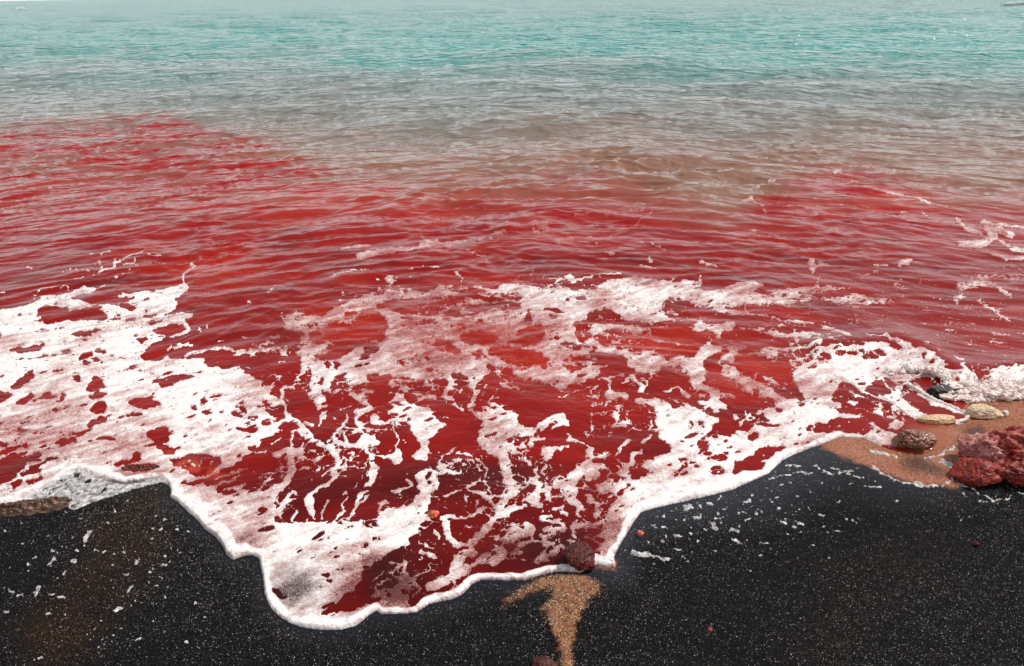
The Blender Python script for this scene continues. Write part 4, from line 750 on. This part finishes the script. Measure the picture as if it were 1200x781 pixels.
lob = np.exp(-(((gU - unroll(350, 690)[0]) / 42) ** 2 + ((gV - unroll(350, 690)[1]) / 34) ** 2)) + np.exp(-(((gU - unroll(125, 578)[0]) / 60) ** 2 + ((gV - unroll(125, 578)[1]) / 14) ** 2))
rosy = sstep(-2, 3, SD) * (1 - .85 * np.clip(lob, 0, 1))
Vf, Ff, Tf, Rf = compact(Vf, Ff, body.reshape(-1), rosy.reshape(-1))
foam = mesh_np('sea_foam', Vf, Ff, M_FOAM); fattr(foam, 'body', Tf); fattr(foam, 'rosy', Rf)
tag(foam, 'white and pink lacy foam sheets on the red water and along its edge', 'foam', kind='stuff')
print('sea', len(Fw_), 'sand', qX.size, 'foam', len(Ff))
# ------------------------------------------------------------------ stones
def ico(sub):
    bm = bmesh.new(); bmesh.ops.create_icosphere(bm, subdivisions=sub, radius=1.0)
    V = np.array([v.co[:] for v in bm.verts]); Fq = np.array([[v.index for v in f.verts] for f in bm.faces]); bm.free(); return V, Fq
ICO = {k: ico(k) for k in (1, 3, 4, 5, 6)}
def n3(V, s, o=0.0):
    return np.array([mnoise.noise(Vector(v * s + o)) for v in V])
def stone_mesh(sub, size, seed, lump=.35, fine=.10, cuts=7, grit=.03, taper=0):
    r = np.random.default_rng(seed); V, Fq = ICO[sub]; V = V.copy()
    off = r.uniform(-50, 50, 3)
    d = 1 + lump * n3(V, 1.15, off) + lump * .5 * n3(V, 2.6, off + 7)
    P_ = V * d[:, None]
    for k in range(cuts):
        n_ = r.normal(size=3); n_ /= np.linalg.norm(n_); h = r.uniform(.55, .85)
        over = np.clip(P_ @ n_ - h, 0, None); P_ -= (over * .82)[:, None] * n_
    g = fine * (1 - 2 * np.abs(n3(V, 4.5, off + 3))) + fine * .5 * n3(V, 9, off) + grit * n3(V, 21, off + 11)
    P_ = P_ * (1 + g)[:, None]
    return P_ * np.array(size), Fq
def stone_mat(name, dark, mid, light, fleck, fleck_amt=.5, pit=60, rough=.42, coat=.25, fs=260):
    t = NT(name); tc = t.n('ShaderNodeTexCoord').outputs['Object']
    a = t.noise(tc, 16, 5, .65, .6); b = t.noise(tc, 70, 4, .7); v = t.vor(tc, pit).outputs['Distance']; f = t.noise(tc, fs, 2, .6)
    m_ = t.math('MULTIPLY_ADD', b, .6, t.math('MULTIPLY', a, .5))
    c = t.ramp(m_, [(.36, dark), (.52, mid), (.72, light)])
    amt = t.math('MULTIPLY', t.ramp(f, [(.60, 0.), (.66, 1.)]), fleck_amt)
    c = t.mix(amt, c, fleck)
    h = t.math('MULTIPLY_ADD', v, .8, b)
    nb = t.bump(h, .8, .006); nb = t.bump(f, .5, .002, nb)
    t.bsdf(c, rough, nb, .5, 1.45, coat=coat)
    return t.m
M_RED = stone_mat('wet_red_rock', rgb(30, 3, 2), rgb(138, 20, 8), rgb(186, 66, 38), rgb(232, 180, 160), .5, pit=34, coat=.1)
M_DKRED = stone_mat('dark_red_rock', rgb(6, 1, 1), rgb(64, 1, 1), rgb(136, 8, 6), rgb(225, 170, 120), .25, fs=180, rough=.38, coat=0.0, pit=30)
M_CRUST = stone_mat('pink_crusted_rock', rgb(60, 10, 8), rgb(176, 84, 74), rgb(228, 180, 176), rgb(248, 228, 222), .8, pit=40, coat=.05)
M_OCHRE = stone_mat('ochre_stone', rgb(170, 118, 80), rgb(222, 188, 150), rgb(244, 230, 212), rgb(250, 244, 232), .6)
M_CREAM = stone_mat('cream_stone', rgb(196, 140, 92), rgb(226, 184, 136), rgb(244, 218, 180), rgb(250, 236, 214), .5, rough=.3)
M_MOSS = stone_mat('gravel_stone', rgb(60, 30, 22), rgb(134, 78, 56), rgb(194, 142, 110), rgb(240, 220, 196), .9, fs=150)
M_ORANGE = stone_mat('orange_pebble', rgb(178, 60, 34), rgb(214, 92, 58), rgb(236, 140, 104), rgb(244, 180, 150), .3)
M_WHITE = stone_mat('white_pebble', rgb(180, 170, 160), rgb(220, 212, 206), rgb(240, 236, 232), rgb(250, 248, 246), .3)
M_HOLLOW = stone_mat('hollow_shade_black', rgb(6, 4, 4), rgb(16, 9, 8), rgb(40, 16, 14), rgb(90, 50, 44), .3)  # near-black that stands for the shade inside the breaker's hollow
def thing_mesh(name, V, Fq, mat, x, y, z, rz, label, cat, group=None):
    o = mesh_np(name, V, Fq, mat); X, Y = at(x, y); o.location = (X, Y, z); o.rotation_euler = (0, 0, rz)
    return tag(o, label, cat, group)
def px_at(x, y):             # metres per photo pixel at a ground point
    X, Y = at(x, y); return math.sqrt(X * X + Y * Y + H * H) / math.sqrt(FPX ** 2 + (x - 600) ** 2 + (y - 390) ** 2)
def stone(name, x, y, w_, h_, dep, seed, mat, label, cat='rock', rz=0, sub=5, z=None, **kw):
    """x, y: photo point under the stone's middle; w_, h_: its drawn width / height in photo px"""
    s = px_at(x, y); V, Fq = stone_mesh(sub, (w_ * s / 2, dep * s / 2, h_ * s / 2), seed, **kw)
    return thing_mesh(name, V, Fq, mat, x, y, (h_ * s * .30 if z is None else z), rz, label, cat)
stone('red_rock', 678, 661, 35, 30, 34, 3, M_DKRED, 'dark red wet rock in the foam lip at the head of the tan sand fan', cuts=5)
stone('red_rock', 637, 786, 28, 20, 26, 5, M_DKRED, 'dark red rock cut off by the bottom edge, left of the tan sand fan', cuts=5)
stone('red_pebble', 750, 627, 9, 8, 9, 8, M_ORANGE, 'small bright red pebble on black sand just right of the foam lip', 'pebble', sub=3)
stone('red_pebble', 832, 739, 6, 5, 6, 9, M_RED, 'tiny red pebble alone on the black sand near the bottom', 'pebble', sub=3)
stone('red_pebble', 1143, 639, 8, 6, 8, 12, M_DKRED, 'small dark red pebble on the black sand below the right rocks', 'pebble', sub=3)
stone('orange_pebble', 508, 606, 13, 11, 11, 14, M_ORANGE, 'orange pebble poking out of the lacy foam in the shallow water', 'pebble', sub=4, rz=.6)
stone('white_pebble', 1177, 487, 8, 8, 8, 15, M_WHITE, 'small round white pebble beside the ochre stone on brown sand', 'pebble', sub=3, cuts=2, lump=.15)
stone('ochre_stone', 1152, 487, 42, 15, 22, 16, M_OCHRE, 'flat ochre and white stone at the foot of the splashing foam', 'stone', rz=-.05, cuts=8, lump=.22)
stone('cream_stone', 1097, 496, 46, 12, 16, 17, M_CREAM, 'long smooth cream stone with foam curling round its right end', 'stone', rz=.06, cuts=2, lump=.16, fine=.04)
stone('gravel_rock', 1070, 521, 38, 24, 30, 18, M_MOSS, 'rough brown gravelly rock with cream foam draped on its top', 'rock', cuts=4, fine=.2, grit=.08)
stone('red_rock', 1143, 562, 50, 28, 40, 21, M_RED, 'rounded orange red rock below the big crusted rock', 'rock', cuts=5, lump=.25)
stone('red_rock', 1200, 562, 66, 36, 50, 23, M_RED, 'dark cracked red rock under the right end of the big crusted rock', 'rock', cuts=8, fine=.2)
stone('red_rock', 1198, 542, 112, 52, 70, 26, M_RED, 'big rust red rock at the right edge above the black sand', 'rock', cuts=6, lump=.3, fine=.15, grit=.05, sub=6, z=.045)
stone('crusted_rock', 1150, 542, 58, 40, 48, 28, M_CRUST, 'pale pink crusted rock leaning on the left side of the big rust red rock', 'rock', cuts=4, lump=.35, z=.04, fine=.17, grit=.07)
stone('hollow_shade_lump', 1100, 463, 40, 15, 26, 31, M_HOLLOW, 'black lump added for the dark shade in the hollow under the curling foam', 'rock', cuts=5, z=.012)  # dark lump added in place of the deep shade under the curl
# layered brown slabs the foam washes over
def slab(x, y, L_, wd, hh, rz, seed, label):
    s = px_at(x, y); nx, ny = 220, 60
    u, v = np.meshgrid(np.linspace(-1, 1, nx), np.linspace(-1, 1, ny))
    X = u * L_ * s / 2; Y = v * wd * s / 2 * (1 - .35 * np.abs(u) ** 3) + .006 * perlin(u * 3 + seed, v * 0 + 2)
    prof = np.clip(1 - np.abs(v) ** 3 - np.abs(u) ** 8, 0, 1)
    lay = np.floor((v * 3.5 + .7 * perlin(u * 4 + seed, v * .7)) ) / 3.5
    Z = prof * hh * (.55 + .35 * np.sin(v * 9 + 3 * perlin(u * 3, v + seed)) * .5 + .3 * perlin(u * 9 + seed, v * 5) + .10 * perlin(u * 40, v * 20) + .2 * (lay - v)) - .004
    o = mesh_np('layered_rock', np.stack([X, Y, Z], -1).reshape(-1, 3), grid_faces(ny, nx)[:, ::-1], M_SLAB)
    XX, YY = at(x, y); o.location = (XX, YY, 0); o.rotation_euler = (0, 0, rz); return tag(o, label, 'rock')
def slab_mat():
    t = NT('layered_brown_rock'); tc = t.n('ShaderNodeTexCoord').outputs['Object']
    a = t.noise(t.mapping(tc, (1, 9, 2)), 14, 5, .7, .6); f = t.noise(tc, 330, 2, .7)
    c = t.ramp(a, [(.34, rgb(12, 7, 5)), (.45, rgb(90, 50, 34)), (.53, rgb(24, 13, 10)), (.64, rgb(176, 126, 94))])
    c = t.mix(t.math('MULTIPLY', t.ramp(f, [(.62, 0.), (.7, 1.)]), .7), c, rgb(226, 196, 160))
    nb = t.bump(a, .9, .006); nb = t.bump(f, .5, .002, nb)
    t.bsdf(c, .35, nb, .5, 1.45, coat=.2); return t.m
M_SLAB = slab_mat()
slab(28, 596, 108, 34, .034, .18, 2, 'brown layered rock slab poking from under the foam at the left edge')
slab(165, 550, 54, 14, .022, .05, 5, 'short dark brown layered slab between two bands of foam on the left')

# ------------------------------------------------------------------ spray and curl of the small breaker
def breaker():
    mb = []
    rg = np.random.default_rng(5); Vs, Fs_ = [], []; n0 = 0
    def blob(x, y, z, r, sq=(1, 1, .8)):
        nonlocal n0
        V, Fq = ICO[3]; P_ = V * (1 + .35 * n3(V, 2.1, rg.uniform(-20, 20)))[:, None] * r * np.array(sq)
        Vs.append(P_ + np.array([x, y, z])); Fs_.append(Fq + n0); n0 += len(V)
    def strand(p, r0, r1, seg=8):
        nonlocal n0
        p = np.array(p); q = []
        for i, c in enumerate(p):
            d = p[min(i + 1, len(p) - 1)] - p[max(i - 1, 0)]; d = d / (np.linalg.norm(d) + 1e-9)
            a = np.cross(d, [0.3, .1, 1]); a /= np.linalg.norm(a) + 1e-9; b = np.cross(d, a)
            r = r0 + (r1 - r0) * i / (len(p) - 1)
            for k in range(seg):
                t_ = 2 * math.pi * k / seg; q.append(c + r * (a * math.cos(t_) + b * math.sin(t_)))
        f = []
        for i in range(len(p) - 1):
            for k in range(seg):
                a_ = i * seg + k; b_ = i * seg + (k + 1) % seg
                f += [[a_, b_, b_ + seg], [a_, b_ + seg, a_ + seg]]
        for k in range(1, seg - 1): f += [[0, k + 1, k], [(len(p) - 1) * seg, (len(p) - 1) * seg + k, (len(p) - 1) * seg + k + 1]]
        Vs.append(np.array(q)); Fs_.append(np.array(f) + n0); n0 += len(q)
    # crest mass above the hollow, then the torn rim running right
    path = [(1040, 432, .010, .020), (1058, 430, .016, .024), (1072, 428, .024, .028), (1084, 431, .032, .030), (1096, 437, .036, .026), (1106, 444, .036, .022), (1112, 452, .028, .018)]
    for (x, y, z, r) in path:
        for k in range(5):
            X, Y = at(x + rg.uniform(-6, 6), y + rg.uniform(-3, 5) + 6); blob(X, Y, z + rg.uniform(-.006, .006), r * rg.uniform(.45, .8))
    for k in range(30):
        x = rg.uniform(1108, 1160); X, Y = at(x, rg.uniform(452, 470)); blob(X, Y, rg.uniform(.002, .026) * (1 - abs(x - 1125) / 90), rg.uniform(.010, .022), (1.8, 1.2, .45))
    for k in range(120):
        x = rg.uniform(1150, 1290); X, Y = at(x, rg.uniform(452, 468)); blob(X, Y, rg.uniform(.0, .036) * min(1, (x - 1140) / 30), rg.uniform(.010, .026), (1.5, 1.2, .65))
    for k in range(190):                                   # thin torn strings
        x = rg.uniform(1085, 1290); X, Y = at(x, rg.uniform(446, 474)); z = rg.uniform(.0, .06)
        d = rg.normal(size=3) * np.array([.5, .3, .35]); p = [(X, Y, z)]
        L_ = rg.uniform(.02, .06)
        for i in range(6): d = d + rg.normal(size=3) * .35; d /= np.linalg.norm(d); p.append(tuple(np.array(p[-1]) + d * L_ / 6))
        strand(p, rg.uniform(.0022, .0042), .0014)
    for k in range(90):                                    # drops thrown up
        x = rg.uniform(1130, 1290); X, Y = at(x, rg.uniform(446, 462)); blob(X, Y, rg.uniform(.05, .10), rg.uniform(.0012, .0035))
    # rim of foam curling round the hollow
    def pl(pts, r0, r1):
        q = []
        for x, y, z in pts: X, Y = at(x, y); q.append((X, Y, z))
        strand(q, r0, r1, 10)
    pl([(1078, 446, .03), (1066, 449, .020), (1057, 455, .012), (1053, 464, .006), (1054, 474, .004)], .004, .003)
    pl([(1112, 452, .03), (1112, 460, .018), (1108, 468, .010), (1104, 472, .006)], .0045, .003)
    pl([(1060, 452, .008), (1072, 458, .010), (1086, 467, .010), (1100, 474, .008), (1118, 480, .006), (1132, 486, .004)], .012, .008)
    pl([(1035, 468, .006), (1050, 478, .007), (1062, 487, .006), (1072, 493, .005)], .010, .007)
    pl([(1118, 497, .004), (1130, 494, .005), (1137, 488, .005), (1133, 482, .005)], .009, .006)
    V = np.concatenate(Vs); Fq = np.concatenate(Fs_)
    o = mesh_np('breaker_foam', V, Fq, M_SPLASH)
    md = o.modifiers.new('fuse', 'REMESH'); md.mode = 'VOXEL'; md.voxel_size = 0.0026; md.use_smooth_shade = True
    tx = None
    dg = bpy.context.evaluated_depsgraph_get(); me = bpy.data.meshes.new_from_object(o.evaluated_get(dg))
    o.modifiers.clear(); o.data = me
    co = np.empty(len(me.vertices) * 3, np.float32); me.vertices.foreach_get('co', co); co = co.reshape(-1, 3)
    nr = np.empty_like(co.ravel()); me.vertices.foreach_get('normal', nr); nr = nr.reshape(-1, 3)
    d = .0045 * perlin(co[:, 0] * 70, co[:, 1] * 70 + co[:, 2] * 60) + .0024 * perlin(co[:, 0] * 150 + co[:, 2] * 120, co[:, 1] * 170)
    co += nr * d[:, None]; me.vertices.foreach_set('co', co.ravel()); me.update()
    if not me.materials: me.materials.append(M_SPLASH)
    tag(o, 'torn white foam and spray of the small wave breaking beside the rocks', 'foam', kind='stuff')
    print('breaker', len(me.polygons))
def splash_mat():
    t = NT('breaking_foam'); p = t.pos(); a = t.noise(p, 60, 4, .7); g = t.noise(p, 260, 3, .6)
    c = t.ramp(a, [(.30, rgb(220, 150, 130)), (.42, rgb(242, 214, 206)), (.55, rgb(248, 240, 236))])
    nb = t.bump(g, .6, .003)
    t.bsdf(c, .45, nb, .35, 1.33); return t.m
M_SPLASH = splash_mat()
breaker()

# ------------------------------------------------------------------ loose grains lying on the beach
def grains(name, X, Y, Z, size, cols, label, cat, shape=1):
    V0 = np.array([[1, 0, 0], [-1, 0, 0], [0, 1, 0], [0, -1, 0], [0, 0, 1], [0, 0, -1]], float)
    F0_ = np.array([[0, 2, 4], [2, 1, 4], [1, 3, 4], [3, 0, 4], [2, 0, 5], [1, 2, 5], [3, 1, 5], [0, 3, 5]])
    n = len(X); sc = size[:, None, None] * RNG.uniform(.6, 1.25, (n, 6, 1)); an = RNG.uniform(0, 6.28, n)
    ca, sa = np.cos(an), np.sin(an); V = V0[None] * sc * np.array([1, .8, .7])
    x = V[..., 0] * ca[:, None] - V[..., 1] * sa[:, None]; y = V[..., 0] * sa[:, None] + V[..., 1] * ca[:, None]
    V = np.stack([x + X[:, None], y + Y[:, None], V[..., 2] + (Z + size * .3)[:, None]], -1).reshape(-1, 3)
    Fq = (F0_[None] + (np.arange(n) * 6)[:, None, None]).reshape(-1, 3)
    t = NT(name); t.bsdf(t.attr('tone', True), .4, None, .4, 1.5)
    o = mesh_np(name, V, Fq, t.m, smooth=False); cattr(o, 'tone', np.repeat(cols, 6, 0)); tag(o, label, cat, kind='stuff')
def raster_at(a, X, Y):
    V_ = vrow(Y); t_ = H / (FPX * sp + (V_ - 390.5) * cp); U_ = X / t_ + 600
    return bilin(a, U_ - UA, V_ - VA)
N0 = 150000
Y = RNG.uniform(1.35, 3.3, N0); X = RNG.uniform(-2.6, 2.6, N0)
ok = (raster_at(SD, X, Y) < -2.5)
X, Y = X[ok], Y[ok]
dens = .42 + .75 * perlin(X * 1.3, Y * 1.8) + .35 * perlin(X * 6, Y * 9) + .25 * perlin(X * 20, Y * 20)
ok = RNG.random(len(X)) < np.clip(dens + .30, .2, 1); X, Y = X[ok][:54000], Y[ok][:54000]
n = len(X); size = .00070 + .00085 * RNG.random(n) ** 3 + (RNG.random(n) < .02) * .0008
pal = np.array([rgb(250, 248, 244), rgb(232, 226, 216), rgb(180, 172, 164), rgb(226, 188, 150), rgb(150, 70, 54), rgb(120, 116, 118)])
cols = pal[RNG.choice(6, n, p=[.22, .22, .2, .12, .06, .18])]
grains('pale_sand_grains', X, Y, sand_z(X, Y), size, cols, 'pale grains scattered over the black sand', 'sand grains')
print('grains', n)
rr_ = np.zeros((NV, NU))
for pl_ in ([(40,781),(20,740),(70,690),(100,640),(110,600),(170,560),(200,580),(190,640),(150,690),(110,760),(90,785)], [(905,655),(1000,662),(1080,655),(1080,670),(960,670)], [(930,781),(960,720),(1060,680),(1000,740),(990,781)]): fill(rr_, pl_, 1.0)
rr_ = blur(rr_, 14)
Y = RNG.uniform(1.40, 2.9, 90000); X = RNG.uniform(-1.9, 1.9, 90000)
ok = (RNG.random(len(X)) < .8 * raster_at(rr_, X, Y) * np.clip(.2 + 1.6 * fbm(X * 7, Y * 7, 3), 0, 1)) & (raster_at(SD, X, Y) < -4)
X, Y = X[ok][:7000], Y[ok][:7000]; n = len(X)
pal2 = np.array([rgb(150, 86, 48), rgb(190, 128, 76), rgb(110, 56, 34), rgb(232, 200, 150)])
grains('rusty_sand_grains', X, Y, sand_z(X, Y), .0007 + .0007 * RNG.random(n) ** 3, pal2[RNG.choice(4, n, p=[.35, .25, .3, .1])], 'rust brown grains drifted in faint patches on the black sand', 'sand grains')
# coarse tan grit of the fan below the dark red rock
fanr = np.zeros((NV, NU)); fill(fanr, [(640,677),(668,675),(702,681),(706,690),(688,706),(680,722),(672,740),(670,760),(673,789),(656,789),(658,765),(652,748),(640,725),(634,712),(648,702),(642,690),(624,691),(604,703),(588,716),(586,714),(600,698),(620,685)], 1.0)
fanr = blur(fanr, 3.4)
Y = RNG.uniform(1.40, 2.35, 150000); X = RNG.uniform(-.05, .4, 150000)
f_ = raster_at(fanr, X, Y); g_ = .5 + .7 * fbm(X * 40, Y * 40, 2)
ok = RNG.random(len(X)) < np.clip(f_ * 1.3 - .08, 0, 1) * np.clip(g_ + .3 * f_, .1, 1); X, Y = X[ok][:16000], Y[ok][:16000]
n = len(X); size = .0008 + .0017 * RNG.random(n) ** 4
pal = np.array([rgb(200, 150, 106), rgb(226, 186, 142), rgb(170, 114, 80), rgb(246, 232, 208), rgb(96, 62, 46), rgb(180, 92, 60)])
cols = pal[RNG.choice(6, n, p=[.33, .22, .18, .1, .12, .05])]
grains('tan_sand_grit', X, Y, sand_z(X, Y) + .009 * raster_at(fanr, X, Y), size, cols, 'coarse tan grit spilling down the black sand below the dark red rock', 'grit')
print('grit', n)
# far whitecaps: ragged low foam crests lying on the swell
def whitecap(x, y, w_, h_, seed):
    U, V = unroll(x, y); V = max(float(V), -5.5); X, Y = lattice(U, V); X, Y = float(X), float(Y); s_ = math.hypot(X, Y) / FPX
    V_, Fq = ICO[5]; k = seed * 3.7
    d = 1 + .5 * n3(V_ * np.array([2.2, 1, 1]), 1.1, k) + .25 * n3(V_ * np.array([3, 1, 1]), 2.7, k)
    P_ = V_ * d[:, None] * np.array([w_ * s_ / 2, 1.2, h_ * s_ * .55]); P_[:, 2] += .04 * s_ * w_ * perlin(P_[:, 0] * 1.2 + k, P_[:, 0] * 0)
    P_[:, 2] = np.maximum(P_[:, 2], -.02); o = mesh_np('whitecap', P_, Fq, M_CAP); o.location = (X, Y, .04); return o
tcap = NT('whitecap_foam'); _d = tcap.n('ShaderNodeBsdfDiffuse'); _t = tcap.n('ShaderNodeBsdfTranslucent'); _m = tcap.n('ShaderNodeMixShader')
for q_ in (_d, _t): q_.inputs[0].default_value = (*rgb(246, 248, 246), 1)
tcap.l(_d.outputs[0], _m.inputs[1]); tcap.l(_t.outputs[0], _m.inputs[2]); tcap.l(_m.outputs[0], tcap.out.inputs[0]); M_CAP = tcap.m
for i, (x, y, w_, h_, lb) in enumerate([(22, 11, 9, 2.2, 'small whitecap far out at the top left'), (1055, 1.6, 12, 2.6, 'whitecap at the top edge, left of the one in the far corner'), (1190, 5, 22, 1.8, 'thin whitecap in the far top right corner')]):
    tag(whitecap(x, y, w_, h_, 3 + i), lb, 'whitecap', 'whitecaps far out on the turquoise water')
